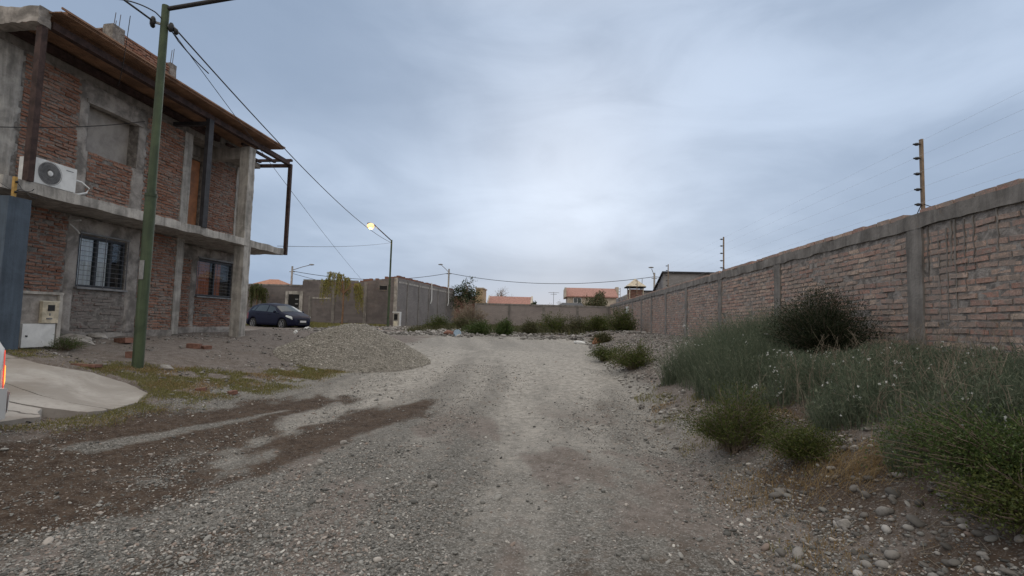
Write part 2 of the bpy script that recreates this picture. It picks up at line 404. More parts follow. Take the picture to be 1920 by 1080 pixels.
def M_ground():
    m, nt, b = new_mat('ground_material'); t = NT(nt)
    at = t.n('ShaderNodeAttribute', attribute_name='mask'); sp = t.n('ShaderNodeSeparateColor'); t.put(sp.inputs[0], at.outputs[0])
    dirt, pale, soil = sp.outputs
    n1 = t.noise(1.1, 6, .6, .3); n2 = t.noise(9, 6, .62, .2); n3_ = t.noise(55, 5, .65)
    v1 = t.voro(58); v2 = t.voro(120); v3 = t.voro(13)
    def cellv(v):
        s = t.n('ShaderNodeSeparateColor'); t.put(s.inputs[0], v.outputs[1]); return s.outputs[0]
    g = t.math('ADD', t.math('MULTIPLY', cellv(v1), .5), t.math('MULTIPLY', cellv(v2), .5))
    grav = t.ramp(g, [(0, (.046, .044, .039)), (.35, (.104, .100, .090)), (.65, (.168, .162, .150)), (1, (.345, .338, .32))])
    grav = t.mix(t.math('MULTIPLY', t.sm(n2, .5, .72), .55), grav, (.155, .128, .104))
    palec = t.mix(t.sm(n2, .3, .7), (.375, .355, .32), (.56, .535, .49)); palec = t.mix(.38, palec, grav)
    dirtc = t.mix(t.sm(n2, .3, .7), (.040, .028, .021), (.085, .062, .046)); dirtc = t.mix(t.math('MULTIPLY', t.sm(g, .62, .8), .55), dirtc, (.17, .155, .14))
    soilc = t.mix(t.sm(n2, .3, .7), (.115, .098, .086), (.20, .176, .16)); soilc = t.mix(t.math('MULTIPLY', t.sm(n1, .45, .7), .4), soilc, (.12, .095, .075)); soilc = t.mix(t.math('MULTIPLY', t.sm(g, .66, .82), .5), soilc, (.33, .315, .30))
    br = t.math('MULTIPLY', t.math('SUBTRACT', t.math('ADD', t.math('MULTIPLY', n2, .6), t.math('MULTIPLY', n3_, .4)), .5), .9)
    edge = lambda mk: t.sm(t.math('ADD', mk, t.math('MULTIPLY', br, 1.1)), .25, .75)
    pf = t.math('MULTIPLY', pale, t.sm(t.math('ADD', t.math('MULTIPLY', n3_, .55), t.math('MULTIPLY', n2, .45)), .32, .60, .45, 1.0)); c = t.mix(pf, grav, palec); c = t.mix(edge(soil), c, soilc); c = t.mix(t.sm(t.math('ADD', dirt, t.math('MULTIPLY', br, 1.9)), .14, .78), c, dirtc)
    t.put(b.inputs['Base Color'], c); b.inputs['Roughness'].default_value = .95; b.inputs['Specular IOR Level'].default_value = .12
    h = t.math('ADD', t.math('MULTIPLY', v1.outputs[0], -.7), t.math('ADD', t.math('MULTIPLY', v2.outputs[0], -.35), t.math('MULTIPLY', n3_, .5)))
    t.put(b.inputs['Normal'], t.bump(t.math('ADD', h, t.math('MULTIPLY', n2, .8)), .6, .012)); return m

def M_drive():
    m, nt, b = new_mat('driveway_concrete'); t = NT(nt); n1 = t.noise(1.2, 6, .62, .5); n2 = t.noise(14, 6, .65)
    c = t.mix(t.sm(n1, .35, .68), (.27, .25, .225), (.42, .40, .37)); c = t.mix(t.math('MULTIPLY', t.sm(n2, .52, .72), .45), c, (.23, .205, .18))
    q = t.n('ShaderNodeTexCoord'); mp = t.n('ShaderNodeVectorMath', operation='ADD'); t.put(mp.inputs[0], q.outputs['Object']); w = t.n('ShaderNodeTexNoise'); w.inputs['Scale'].default_value = 2.5; w.inputs['Detail'].default_value = 6; t.put(mp.inputs[1], w.outputs[1])
    v = t.voro(.42, 'DISTANCE_TO_EDGE', mp.outputs[0]); crack = t.sm(v.outputs[0], .012, .003); c = t.mix(t.math('MULTIPLY', crack, .8), c, (.06, .052, .045))
    c = t.mix(t.math('MULTIPLY', t.sm(t.noise(.55, 4, .6), .52, .68), .5), c, (.20, .165, .13))
    t.put(b.inputs['Base Color'], c); b.inputs['Roughness'].default_value = .92; t.put(b.inputs['Normal'], t.bump(t.math('SUBTRACT', n2, crack), .5, .012)); return m
K = dict(
    ground=M_ground(),
    brick=M_brick('house_brick', [(.215, .105, .072), (.31, .158, .108), (.26, .142, .104), (.38, .22, .16), (.31, .185, .138)], (.32, .285, .25), .46),
    brick_smear=M_brick('smeared_brick', [(.15, .085, .065), (.22, .135, .11)], (.27, .25, .23), 1.1),
    brick_wall=M_brick('wall_brick', [(.34, .205, .17), (.44, .30, .25), (.50, .375, .305), (.40, .265, .225), (.58, .46, .37), (.44, .25, .20), (.54, .42, .34)], (.335, .285, .25), .72, .9),
    mortar=M('mortar', (.235, .215, .195), .95, .45, 8, .9, 26, bd=.02), mortar_wall=M('pale_mortar', (.27, .245, .225), .95, .45, 8, .9, 26, bd=.02),
    conc=M('rough_concrete', (.37, .35, .32), .93, .52, 3.2, .9, 24, streak=True), conc_dark=M('dark_concrete', (.24, .22, .20), .93, .4, 4, .8, 22, streak=True),
    plaster=M('grey_plaster', (.31, .285, .26), .95, .5, 3.0, .9, 20), beam=M('beam_concrete', (.205, .19, .175), .95, .45, 3, .8, 22, streak=True),
    drive=M_drive(), wood=M('stained_boards', (.235, .132, .08), .75, .35, 3, .2, 30, streak=False),
    door=M('door_wood', (.30, .12, .045), .6, .3, 4, .1, 30), rust=M('rusty_steel', (.060, .036, .031), .75, .45, 7, .3, 30, .3), steel=M('dark_steel', (.035, .034, .038), .6, .35, 6, .1, 30, .3),
    rebar=M('rebar', (.10, .075, .06), .8, .3, 8), green=M('green_pole_paint', (.060, .084, .042), .65, .42, 2.2, .15, 30, streak=True, col2=(.022, .034, .018)),
    wire=M('fence_wire', (.50, .55, .62), .5, .1), post_paint=M('post_paint', (.22, .155, .10), .6, .3, 9), galv=M('galvanised_steel', (.24, .24, .24), .5, .3, 5, metal=.3), cable=M('black_cable', (.018, .018, .02), .6, .1), yellow=M('yellow_paint', (.42, .25, .06), .6, .3, 9),
    cream=M('cream_paint', (.52, .46, .35), .6, .3, 9), white=M('white_paint', (.66, .67, .66), .55, .12, 5), ivory=M('ivory_plastic', (.62, .58, .46), .5, .12, 6),
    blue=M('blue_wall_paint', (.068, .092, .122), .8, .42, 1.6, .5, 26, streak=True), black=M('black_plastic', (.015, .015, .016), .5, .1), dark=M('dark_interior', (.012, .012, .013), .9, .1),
    frame=M('dark_aluminium', (.045, .05, .058), .45, .2), glass=M_glass('window_glass', (.012, .015, .018), .04), curtain=M('curtain', (.80, .83, .86), .9, .35, 1.5, streak=True), curtain_red=M('orange_curtain', (.55, .20, .11), .9, .3, 2, streak=True),
    tile=M('red_roof_tiles', (.37, .20, .165), .85, .25, 6), wallw=M('pale_render', (.50, .44, .36), .9, .18, 2), greyroof=M('grey_render', (.23, .22, .215), .9, .3, 1.2),
    navy=M_paint('navy_car_paint', (.007, .009, .026)), silver=M_paint('silver_white_paint', (.55, .56, .56), .3), tyre=M('tyre', (.02, .02, .02), .9, .2), rim=M('rim', (.32, .32, .33), .4, .2, metal=.6),
    lampglass=M('headlight', (.62, .66, .66), .15, .15), stop=M_emit('tail_lamp_red', (.95, .12, .08), .55), stop2=M_emit('tail_lamp_amber', (1.0, .42, .06), 1.6), redlens=M('red_lens', (.25, .01, .01), .2, .1), plate=M('plate', (.6, .6, .6), .5, .05),
    carglass=M_glass('car_glass', (.02, .03, .035), .06), sodium=M_emit('sodium_lamp', (1.0, .60, .30), 1.15), bark=M('bark', (.21, .125, .075), .9, .35, 9, .4, 30), twig=M('twigs', (.16, .125, .095), .9, .35, 9), paletwig=M('pale_stems', (.22, .185, .14), .9, .35, 9),
    jarilla=M_leaf('jarilla_leaf', (.036, .052, .013), (.078, .100, .024), (.165, .165, .05)), jarilla2=M_leaf('fresh_green_leaf', (.035, .060, .016), (.070, .105, .028), (.12, .15, .05)), darkbush=M_leaf('dark_needle_leaf', (.010, .017, .007), (.022, .032, .013), (.048, .058, .026)),
    weed=M_leaf('grey_green_weed', (.062, .088, .056), (.125, .155, .10), (.27, .28, .20), .3), straw=M_leaf('dry_straw', (.20, .13, .06), (.33, .24, .12), (.42, .33, .19), .3), verge=M_leaf('verge_grass', (.13, .135, .04), (.22, .205, .075), (.34, .28, .13), .3),
    litter=M_leaf('leaf_litter', (.09, .055, .03), (.20, .13, .065), (.33, .23, .12), .1), flower=M_leaf('white_seed_heads', (.55, .56, .54), (.75, .76, .74)), willow=M_leaf('willow_leaf', (.15, .165, .04), (.28, .265, .07), (.38, .28, .10), .3), willow_dark=M_leaf('dark_willow_leaf', (.05, .065, .02), (.08, .095, .03)), treeleaf=M_leaf('tree_leaf', (.028, .045, .022), (.055, .075, .035), (.085, .10, .05)),
    reed=M_leaf('dry_reed', (.19, .15, .11), (.28, .23, .17), (.35, .29, .22)), olive=M_leaf('olive_leaf', (.05, .055, .025), (.095, .095, .045), (.14, .125, .06)),
    stone=M_stone('river_stone', [(0, (.062, .062, .058)), (.25, (.138, .137, .128)), (.5, (.225, .222, .208)), (.72, (.33, .325, .305)), (.85, (.235, .180, .150)), (1, (.54, .53, .495))]),
    heapstone=M_stone('heap_gravel', [(0, (.15, .142, .118)), (.4, (.285, .27, .232)), (.75, (.42, .40, .35)), (1, (.52, .49, .45))]), rubble=M_stone('rubble_stone', [(0, (.085, .08, .073)), (.4, (.165, .155, .143)), (.75, (.265, .252, .235)), (1, (.40, .385, .365))]),
    brickbit=M('broken_brick', (.20, .105, .078), .95, .35, 9, .5, 30), lump=M('concrete_lump', (.30, .285, .265), .95, .3, 8, .6, 30), tarp=M('black_tarp', (.012, .012, .014), .7, .2), paleblue=M('pale_blue_plastic', (.38, .50, .62), .5, .15), orange=M('orange_sack', (.50, .24, .14), .8, .3),
)
def block(name, *a, **k): K[name] = M_block(name, *a, **k)
block('cblock_x', (.145, .128, .125), (.185, .165, .158), (.17, .158, .15), .42, .2, .012, 'x', (.095, .085, .085)); block('cblock_y', (.235, .22, .215), (.29, .27, .26), (.185, .175, .17), .30, .095, .02, 'y', (.165, .155, .15))
block('fblock_x', (.27, .235, .22), (.32, .28, .26), (.24, .22, .21), .3, .09, .015, 'x', (.20, .175, .17)); block('redbrick_x', (.19, .085, .06), (.24, .11, .08), (.2, .17, .15), .25, .075, .012, 'x'); block('redbrick_y', (.19, .085, .06), (.24, .11, .08), (.2, .17, .15), .25, .075, .012, 'y')

# ------------------------------------------------------------------ ground sheet
def inpoly(x, y, poly):
    r = np.zeros(x.shape, bool); n = len(poly)
    for i in range(n):
        (x1, y1), (x2, y2) = poly[i], poly[(i + 1) % n]
        c = (y1 > y) != (y2 > y)
        r ^= c & (x < (x2 - x1) * (y - y1) / ((y2 - y1) if y2 != y1 else 1e-9) + x1)
    return r
def polydist(x, y, poly):
    """signed distance, positive inside"""
    d = np.full(x.shape, 1e9); n = len(poly)
    for i in range(n):
        (x1, y1), (x2, y2) = poly[i], poly[(i + 1) % n]; dx, dy = x2 - x1, y2 - y1
        t = np.clip(((x - x1) * dx + (y - y1) * dy) / (dx * dx + dy * dy + 1e-12), 0, 1)
        d = np.minimum(d, np.hypot(x - x1 - t * dx, y - y1 - t * dy))
    return np.where(inpoly(x, y, poly), d, -d)
DAMP = [  # damp brown soil left by a hose and tyres at the left of the road
    [(-6.4, 3.0), (-5.45, 4.35), (-5.15, 5.3), (-4.95, 6.3), (-4.6, 7.3), (-4.1, 8.1), (-3.5, 8.1), (-3.65, 6.9), (-3.5, 6.1), (-3.6, 5.3), (-3.75, 4.75), (-3.4, 3.9), (-3.55, 3.4), (-3.6, 2.6), (-5, 2.0), (-6.2, 2.2)],
    [(-3.55, 3.85), (-3.4, 4.45), (-3.2, 5.4), (-3.05, 6.65), (-2.8, 7.8), (-2.2, 8.5), (-2.0, 7.3), (-2.42, 5.9), (-2.8, 5.1), (-3.0, 4.4), (-3.2, 3.6), (-3.9, 2.9), (-4.2, 3.3)]]
DRY_LINE = [(-4.95, 4.6), (-4.55, 4.75), (-4.25, 5.6), (-4.1, 6.5), (-3.85, 7.3), (-3.95, 7.3), (-4.25, 6.5), (-4.5, 5.7), (-4.8, 5.0)]
DRIVE = [(-9.2, 7.0), (-8.3, 6.95), (-7.52, 6.85), (-6.87, 7.08), (-6.2, 7.02), (-5.74, 6.83), (-5.46, 6.3), (-5.40, 5.75), (-5.50, 5.28), (-5.6, 5.05), (-5.68, 4.5), (-5.9, 3.2), (-6.3, 1.8), (-9.2, 1.2)]
def axis(spec):
    out = []
    for a, b, st in spec: out.append(np.arange(a, b, st))
    return np.concatenate(out + [[spec[-1][1]]])
gx = axis([(-700, -200, 60), (-200, -60, 12), (-60, -24, 2), (-24, -12, .4), (-12, -8.5, .14), (-8.5, 3.6, .055), (3.6, 6, .14), (6, 20, 1), (20, 80, 6), (80, 200, 20), (200, 700, 60)])
gy = axis([(-120, -20, 12), (-20, 0, 1.2), (0, 1.6, .2), (1.6, 9, .055), (9, 14, .09), (14, 24, .16), (24, 46, .35), (46, 80, 2), (80, 200, 10), (200, 900, 60)])
GX, GY = np.meshgrid(gx, gy, indexing='ij'); GZ = ground(GX, GY)
dd = polydist(GX, GY, DRIVE); GZ = np.where(dd > -.02, GZ - .10, GZ)         # bed under the driveway slab
q = np.arange(GX.size).reshape(GX.shape)
gm = MB(); gm.add(np.stack([GX, GY, GZ], -1).reshape(-1, 3), np.stack([q[:-1, :-1], q[1:, :-1], q[1:, 1:], q[:-1, 1:]], -1).reshape(-1, 4), True)
wob = (fbm(GX * 1.3, GY * 1.3, 50) - .5)
damp = np.maximum(*[sm(-.36, .28, polydist(GX + wob * 1.2, GY + wob * 1.0, p) + (fbm(GX * 4, GY * 2, 61) - .5) * .7 + (fbm(GX * 1.2, GY * .7, 63) - .5) * .5) for p in DAMP])
damp = damp * (1 - .9 * sm(-.10, .08, polydist(GX + wob * .4, GY, DRY_LINE)))
damp = np.maximum(damp, .55 * sm(.55, .72, fbm(GX * .9 + 3, GY * .35, 71)) * sm(-6, -4, GX) * sm(3, 0, GX) * sm(13, 7, GY))
damp = np.maximum(damp, .62 * sm(.36, .62, fbm(GX * 1.4, GY * 1.1, 73)) * sm(1.35, 1.9, GX + wob * .6) * sm(9.5, 6.5, GY) * sm(5.2, 4.4, GX))
track = np.exp(-((GX + 2.7 + .05 * (GY - 8)) / .42) ** 2) + np.exp(-((GX + .35 + .04 * (GY - 8)) / .5) ** 2) + .8 * np.exp(-((GX - .75) / .35) ** 2)
pale = sm(.12, .95, .10 + .22 * sm(2, 7, GY) + .42 * sm(5, 13, GY) + .26 * track + .65 * (fbm((GX + .012 * np.maximum(0, GY - 9) ** 2) * 2.0, GY * .16, 81) - .5) + .35 * (fbm(GX * 5, GY * 1.6, 83) - .5)) * sm(-6.2, -4.4, GX + wob) * sm(2.5, 1.5, GX + wob * .8)
pale = np.where(GY > 17, (.35 + .9 * fbm((GX + .012 * np.maximum(0, GY - 9) ** 2) * 1.6, GY * .2, 85)) * sm(25, 22.5, GY + wob * 2) * sm(-30, -22, GX) * sm(2.2, 1.4, GX + wob), pale)
soil = np.clip(sm(-4.6, -5.9, GX + wob * 1.4) * sm(26, 19, GY) + sm(1.5, 2.2, GX + wob * .9) + sm(23, 26, GY + wob * 2), 0, 1)
soil = np.maximum(soil, .9 * sm(.9, 1.5, GX + wob * .9) * sm(7, 4, GY) * .8)
soil = np.maximum(soil, .72 * sm(.46, .68, fbm(GX * 1.5 + .35 * GY, GY * .75, 75)) * sm(-5.5, -4, GX) * sm(11, 6, GY))
go = gm.build('ground', K['ground']); tag(go, kind='structure')
at = go.data.attributes.new('mask', 'FLOAT_COLOR', 'POINT')
at.data.foreach_set('color', np.stack([damp, pale * (1 - damp), soil * (1 - damp * .6), np.ones_like(soil)], -1).astype(np.float32).ravel())

# the concrete driveway: two poured slabs with an open joint, one broken edge
def slab(poly, seed):
    mb = MB(); xs = np.array(poly)[:, 0]; ys = np.array(poly)[:, 1]
    A, Bq = np.meshgrid(np.linspace(xs.min(), xs.max(), int((xs.max() - xs.min()) / .06)), np.linspace(ys.min(), ys.max(), int((ys.max() - ys.min()) / .06)), indexing='ij')
    d = polydist(A, Bq, poly); wl = np.interp(A, [-40, -9.2, -8.5, -7.6, -6.9, -5.9, -4.5], [1, 1, .93, .77, .62, .40, .20]) * .97
    Z = wl + .01 * (fbm(A * 2, Bq * 2, seed) - .5) + .012; keep = ((d[:-1, :-1] + d[1:, 1:] + d[1:, :-1] + d[:-1, 1:]) > 0)
    A, Bq = A.copy(), Bq.copy()
    pad = np.pad(keep, 1); inn = (pad[:-1, :-1] & pad[1:, :-1] & pad[:-1, 1:] & pad[1:, 1:])
    ed = ~inn & (np.pad(keep, 1)[:-1, :-1] | np.pad(keep, 1)[1:, :-1] | np.pad(keep, 1)[:-1, 1:] | np.pad(keep, 1)[1:, 1:])
    bx, by = A[ed], Bq[ed]; best = np.full(bx.shape, 1e9); qx, qy = bx.copy(), by.copy()
    for i in range(len(poly)):
        (x1, y1), (x2, y2) = poly[i], poly[(i + 1) % len(poly)]; dx, dy = x2 - x1, y2 - y1; t_ = np.clip(((bx - x1) * dx + (by - y1) * dy) / (dx * dx + dy * dy), 0, 1)
        ds = np.hypot(bx - x1 - t_ * dx, by - y1 - t_ * dy); m_ = ds < best; best[m_] = ds[m_]; qx[m_] = (x1 + t_ * dx)[m_]; qy[m_] = (y1 + t_ * dy)[m_]
    wb = .012 * (vnoise(qx * 14, qy * 14, 7) - .5); A[ed], Bq[ed] = qx + wb, qy + wb
    qq = np.arange(A.size).reshape(A.shape); V = np.stack([A, Bq, Z], -1).reshape(-1, 3)
    F = np.stack([qq[:-1, :-1], qq[1:, :-1], qq[1:, 1:], qq[:-1, 1:]], -1)[keep]; mb.add(V, F, False)
    from collections import Counter
    e = Counter()
    for f in F:
        for k in range(4): e[(int(f[k]), int(f[(k + 1) % 4]))] += 1
    bd = [(a, b) for (a, b) in e if (b, a) not in e]
    if bd:
        Vs = []; Fs = []
        for i, (a, b) in enumerate(bd):
            pa, pb = V[a], V[b]; Vs += [pa, pb, pb - [0, 0, .16], pa - [0, 0, .16]]; Fs.append((4 * i + 1, 4 * i, 4 * i + 3, 4 * i + 2))
        mb.add(Vs, Fs)
    return mb
DS = slab([(-9.2, 7.0), (-8.3, 6.95), (-7.52, 6.85), (-6.87, 7.08), (-6.2, 7.02), (-5.74, 6.83), (-5.46, 6.3), (-5.40, 5.86), (-6.3, 5.78), (-7.4, 5.92), (-9.2, 5.95)], 4)
o = DS.build('driveway', K['drive']); tag(o, kind='structure')
o = slab([(-9.2, 5.94), (-7.4, 5.908), (-6.3, 5.768), (-5.40, 5.848), (-5.44, 5.62), (-5.55, 5.55), (-5.75, 5.50), (-6.35, 5.36), (-7.2, 5.34), (-9.2, 5.4)], 5).build('driveway', K['drive']); tag(o, kind='structure')
o = slab([(-9.2, 5.38), (-7.2, 5.32), (-6.35, 5.33), (-5.86, 5.42), (-5.78, 5.3), (-5.60, 5.18), (-5.64, 5.0), (-5.7, 4.5), (-5.9, 3.2), (-6.3, 1.8), (-9.2, 1.2)], 6).build('driveway', K['drive']); tag(o, kind='structure')

# ------------------------------------------------------------------ stones
def ico(sub=0):
    p = (1 + 5 ** .5) / 2
    V = np.array([(-1, p, 0), (1, p, 0), (-1, -p, 0), (1, -p, 0), (0, -1, p), (0, 1, p), (0, -1, -p), (0, 1, -p), (p, 0, -1), (p, 0, 1), (-p, 0, -1), (-p, 0, 1)], float); V /= np.linalg.norm(V[0])
    F = [(0, 11, 5), (0, 5, 1), (0, 1, 7), (0, 7, 10), (0, 10, 11), (1, 5, 9), (5, 11, 4), (11, 10, 2), (10, 7, 6), (7, 1, 8), (3, 9, 4), (3, 4, 2), (3, 2, 6), (3, 6, 8), (3, 8, 9), (4, 9, 5), (2, 4, 11), (6, 2, 10), (8, 6, 7), (9, 8, 1)]
    for _ in range(sub):
        V = list(map(tuple, V)); mid = {}; G = []
        def md(a, b):
            k = (min(a, b), max(a, b))
            if k not in mid:
                v = (np.array(V[a]) + np.array(V[b])) / 2; V.append(tuple(v / np.linalg.norm(v))); mid[k] = len(V) - 1
            return mid[k]
        for a, b, c in F:
            x, y, z = md(a, b), md(b, c), md(c, a); G += [(a, x, z), (b, y, x), (c, z, y), (x, y, z)]
        F = G; V = np.array(V)
    return np.array(V), np.array(F)
def stones(mb, X, Y, Z, R, seed, sub=0, flat=.55, rough=.18, sink=.25, smooth=False):
    rg = np.random.default_rng(seed); V0, F0 = ico(sub); n = len(X); nv = len(V0)
    D = V0[None] * (1 + rg.normal(0, rough, (n, nv, 1)) if sub == 0 else 1 + rough * 2.2 * (n3(np.repeat(V0[None], n, 0).reshape(-1, 3) * 1.1 + np.repeat(rg.uniform(0, 90, (n, 3)), nv, 0), 1.2, 3)[:, :1].reshape(n, nv, 1)))
    D = D * np.stack([rg.uniform(.8, 1.35, n), rg.uniform(.65, 1.0, n), flat * rg.uniform(.6, 1.3, n)], 1)[:, None]
    a = rg.uniform(0, 2 * math.pi, n); ca, sa = np.cos(a)[:, None], np.sin(a)[:, None]; tx = rg.normal(0, .22, n)[:, None]
    x, y, z = D[..., 0], D[..., 1], D[..., 2]; z = z + x * tx
    P = np.stack([x * ca - y * sa, x * sa + y * ca, z], -1) * R[:, None, None] + np.stack([X, Y, Z + R * flat * (1 - 2 * sink)], -1)[:, None]
    mb.add(P.reshape(-1, 3), (F0[None] + (np.arange(n) * nv)[:, None, None]).reshape(-1, 3), smooth)
def in_view(X, Y, m=.25):
    px = 960 - 930 * np.tan(np.arctan2(-X, Y) - rad(4.42)); return (px > -1920 * m) & (px < 1920 * (1 + m))
rg = np.random.default_rng(11)
def road_pts(n, y0, y1, p, x0=-6.2, x1=2.7):
    u = rg.uniform(0, 1, n); e = 1 - p; Y = (y0 ** e + u * (y1 ** e - y0 ** e)) ** (1 / e); X = rg.uniform(x0, x1, n)
    k = in_view(X, Y); return X[k], Y[k]
mb = MB()
X, Y = road_pts(170000, 1.9, 13, 1.8)
den = .10 + 1.7 * sm(.42, .64, fbm(X * 1.3, Y * .55, 91)) * (.4 + sm(.35, .6, fbm(X * 4, Y * 3, 95)))
dmp = np.maximum(*[sm(-.4, .3, polydist(X, Y, p)) for p in DAMP]); den = den * (1 - .80 * dmp)
trk = np.exp(-((X + 2.7 + .05 * (Y - 8)) / .38) ** 2) + np.exp(-((X + .35 + .04 * (Y - 8)) / .42) ** 2); den = den * (1 - .55 * trk)
den = den * np.where(polydist(X, Y, DRIVE) > -.02, 0, 1) * np.where(X < -5.4, .3, 1)
k = rg.uniform(0, 1.5, len(X)) < den; X, Y = X[k], Y[k]
R = np.clip(np.exp(rg.normal(math.log(.0062), .45, len(X))), .0035, .022)
stones(mb, X, Y, ground(X, Y), R, 1); tag(mb.build('road_gravel', K['stone']), 'loose grey river gravel strewn over the unpaved road', 'gravel', kind='stuff')
mb = MB()
X, Y = road_pts(3000, 1.9, 16, 1.3)
dmp = np.maximum(*[sm(-.4, .3, polydist(X, Y, p)) for p in DAMP]); k = (rg.uniform(0, 1, len(X)) > dmp * .75) & (polydist(X, Y, DRIVE) < -.03) & (rg.uniform(0, 1, len(X)) < .25 + sm(.4, .65, fbm(X * 1.3, Y * .55, 91)))
X, Y = X[k], Y[k]; R = np.clip(np.exp(rg.normal(math.log(.0155), .36, len(X))), .010, .042)
stones(mb, X, Y, ground(X, Y), R, 2, 1, .5, .14, .3, True); tag(mb.build('road_pebbles', K['stone']), 'larger smooth pebbles lying among the road gravel', 'pebbles', kind='stuff')
# cobbles and rubble on the right bank, under the weeds
mb = MB(); n = 9000; Y = rg.uniform(2, 22, n); X = rg.uniform(1.5, 4.9, n)
k = (fbm(X * 1.6, Y * 1.2, 33) > np.where(Y > 9.5, .34, .52)) & in_view(X, Y); X, Y = X[k], Y[k]; R = np.clip(np.exp(rg.normal(math.log(.017), .5, len(X))), .008, .048)
stones(mb, X, Y, ground(X, Y), R, 5, 1, .62, .16, .25, True); tag(mb.build('bank_cobbles', K['rubble']), 'grey cobbles and rubble on the bank below the long brick wall', 'cobbles', kind='stuff')
mb = MB(); n = 9000; Y = rg.uniform(22.5, 36, n); X = rg.uniform(-13, 4.8, n)
k = fbm(X * .7, Y * .7, 37) > .47 - .10 * sm(26, 23.5, Y); X, Y = X[k], Y[k]; R = np.clip(np.exp(rg.normal(math.log(.042), .5, len(X))), .02, .12)
stones(mb, X, Y, ground(X, Y), R, 6, 1, .6, .18, .2, False); tag(mb.build('rubble_heaps', K['rubble']), 'pale rubble dumped across the waste ground at the road end', 'rubble', kind='stuff')
mb = MB(); n = 3000; Y = rg.uniform(7.2, 19, n); X = rg.uniform(-9.6, -4.8, n); k = (fbm(X * 1.5, Y * 1.5, 39) > .5); X, Y = X[k], Y[k]; R = np.clip(np.exp(rg.normal(math.log(.017), .5, len(X))), .007, .06)
k = polydist(X, Y, DRIVE) < -.05; X, Y, R = X[k], Y[k], R[k]
stones(mb, X, Y, ground(X, Y), R, 7); tag(mb.build('yard_pebbles', K['rubble']), 'small stones scattered on the bare earth before the brick house', 'stones', kind='stuff')

# the gravel heap by the roadside
hc = np.array([-5.0, 12.7])
def heap_h(x, y):
    dx, dy = (x - hc[0]), (y - hc[1]); e = np.sqrt((dx / 1.62) ** 2 + (dy / 1.9) ** 2 + .04) - .2
    h = .92 * np.clip(1 - e, 0, 1) ** .95; d2 = np.sqrt(((x + 4.15) / .85) ** 2 + ((y - 13.3) / 1.5) ** 2)
    h = np.maximum(h, .42 * np.clip(1 - d2, 0, 1)); return h * (1 + .28 * (fbm(x * 1.7, y * 1.7, 44) - .5)) + .05 * (fbm(x * 6, y * 6, 45) - .5) * np.clip(h * 5, 0, 1)
A, Bq = np.meshgrid(np.linspace(-8.0, -2.2, 130), np.linspace(10, 16, 130), indexing='ij'); H = heap_h(A, Bq)
hm = MB(); q = np.arange(A.size).reshape(A.shape)
Z = np.where(H > .012, ground(A, Bq) + H, ground(A, Bq) - .05)
hp = thing('gravel_heap', (hc[0], hc[1], float(ground(hc[0], hc[1]))), 'low pale heap of gravel beside the road, before the brick house', 'gravel heap'); ho = np.array(hp.location)
hm.add(np.stack([A, Bq, Z], -1).reshape(-1, 3), np.stack([q[:-1, :-1], q[1:, :-1], q[1:, 1:], q[:-1, 1:]], -1).reshape(-1, 4), True); hm.build('heap_body', M('heap_core', (.24, .222, .195), .95, .4, 9, .9, 40, bd=.02), hp, ho)
mb = MB(); X = rg.uniform(-7.5, -2.8, 110000); Y = rg.uniform(10, 16, 110000); h = heap_h(X, Y); k = h > .015 + .05 * rg.uniform(0, 1, len(X)) ** 2; X, Y, h = X[k], Y[k], h[k]
R = np.clip(np.exp(rg.normal(math.log(.0078), .42, len(X))), .005, .035); stones(mb, X, Y, ground(X, Y) + h, R, 8)
o = mb.build('loose_gravel', K['heapstone'], hp, ho); o['kind'] = 'stuff'

# ------------------------------------------------------------------ the unfinished two-storey house (local frame: u across the street, v along it)
RZ = -rad(1.75); HO = np.array([-12.5, 11.0, .95])
def house_to_world(u, v, z): c, s = math.cos(RZ), math.sin(RZ); return (u * c - v * s, u * s + v * c, z)
house = thing('brick_house', house_to_world(*HO), 'unfinished two-storey brick house with concrete balcony and rust-brown soffit, left of the road', 'house', rz=RZ)
def hp_(name, mb, mat, parent=None): return mb.build(name, K[mat], parent or house, HO)
def face(u): return lambda p: np.stack([np.full(len(p), u) + p[:, 2], p[:, 0], p[:, 1]], 1)      # a wall looking at the street (+u)
U0, UR, UE, ZG, ZS0, ZS1, ZT = -10.0, -10.6, -9.0, .55, 3.48, 3.68, 6.32
V0, V1, V2 = 6.95, 11.95, 15.0
W1 = (9.14, 10.26, 2.02, 3.13); W2 = (13.22, 14.76, 2.05, 3.15); W3 = (9.12, 10.33, 4.85, 5.90)
mb = MB()
def wall_with_hole(u, t, v0, v1, z0, z1, h):
    a, b, c, d = h
    mb.box((u - t, v0, z0), (u, a, z1)); mb.box((u - t, b, z0), (u, v1, z1)); mb.box((u - t, a, z0), (u, b, c)); mb.box((u - t, a, d), (u, b, z1))
wall_with_hole(U0, .22, V0, V1, ZG, ZS0, W1); wall_with_hole(UR, .22, V1, V2, ZG, ZS0, W2); wall_with_hole(U0, .249, V0, V1, ZS1, ZT, W3)
mb.box((UR - .22, 13.15, ZS1), (UR, V2, ZT)); mb.box((UR - .22, V1, 5.95), (UR, 13.15, ZT)); mb.box((UR - .22, V1, ZS1), (UR, 12.2, 5.95))
mb.box((UR - .22, V1 - .2, ZG), (U0 - .22, V1, ZS0)); mb.box((UR - .22, V1 - .2, ZS1), (U0 - .25, V1, ZT))
mb.box((-16, V0, ZG), (U0 - .22, V0 + .2, ZS0)); mb.box((-16, V0, ZS1), (U0 - .25, V0 + .2, ZT)); mb.box((-16, V2 - .2, ZG), (UR - .22, V2, ZS0)); mb.box((-16, V2 - .2, ZS1), (UR - .22, V2, ZT)); mb.box((-16.2, V0, ZG), (-16, V2, ZT))
hp_('wall', mb, 'mortar')
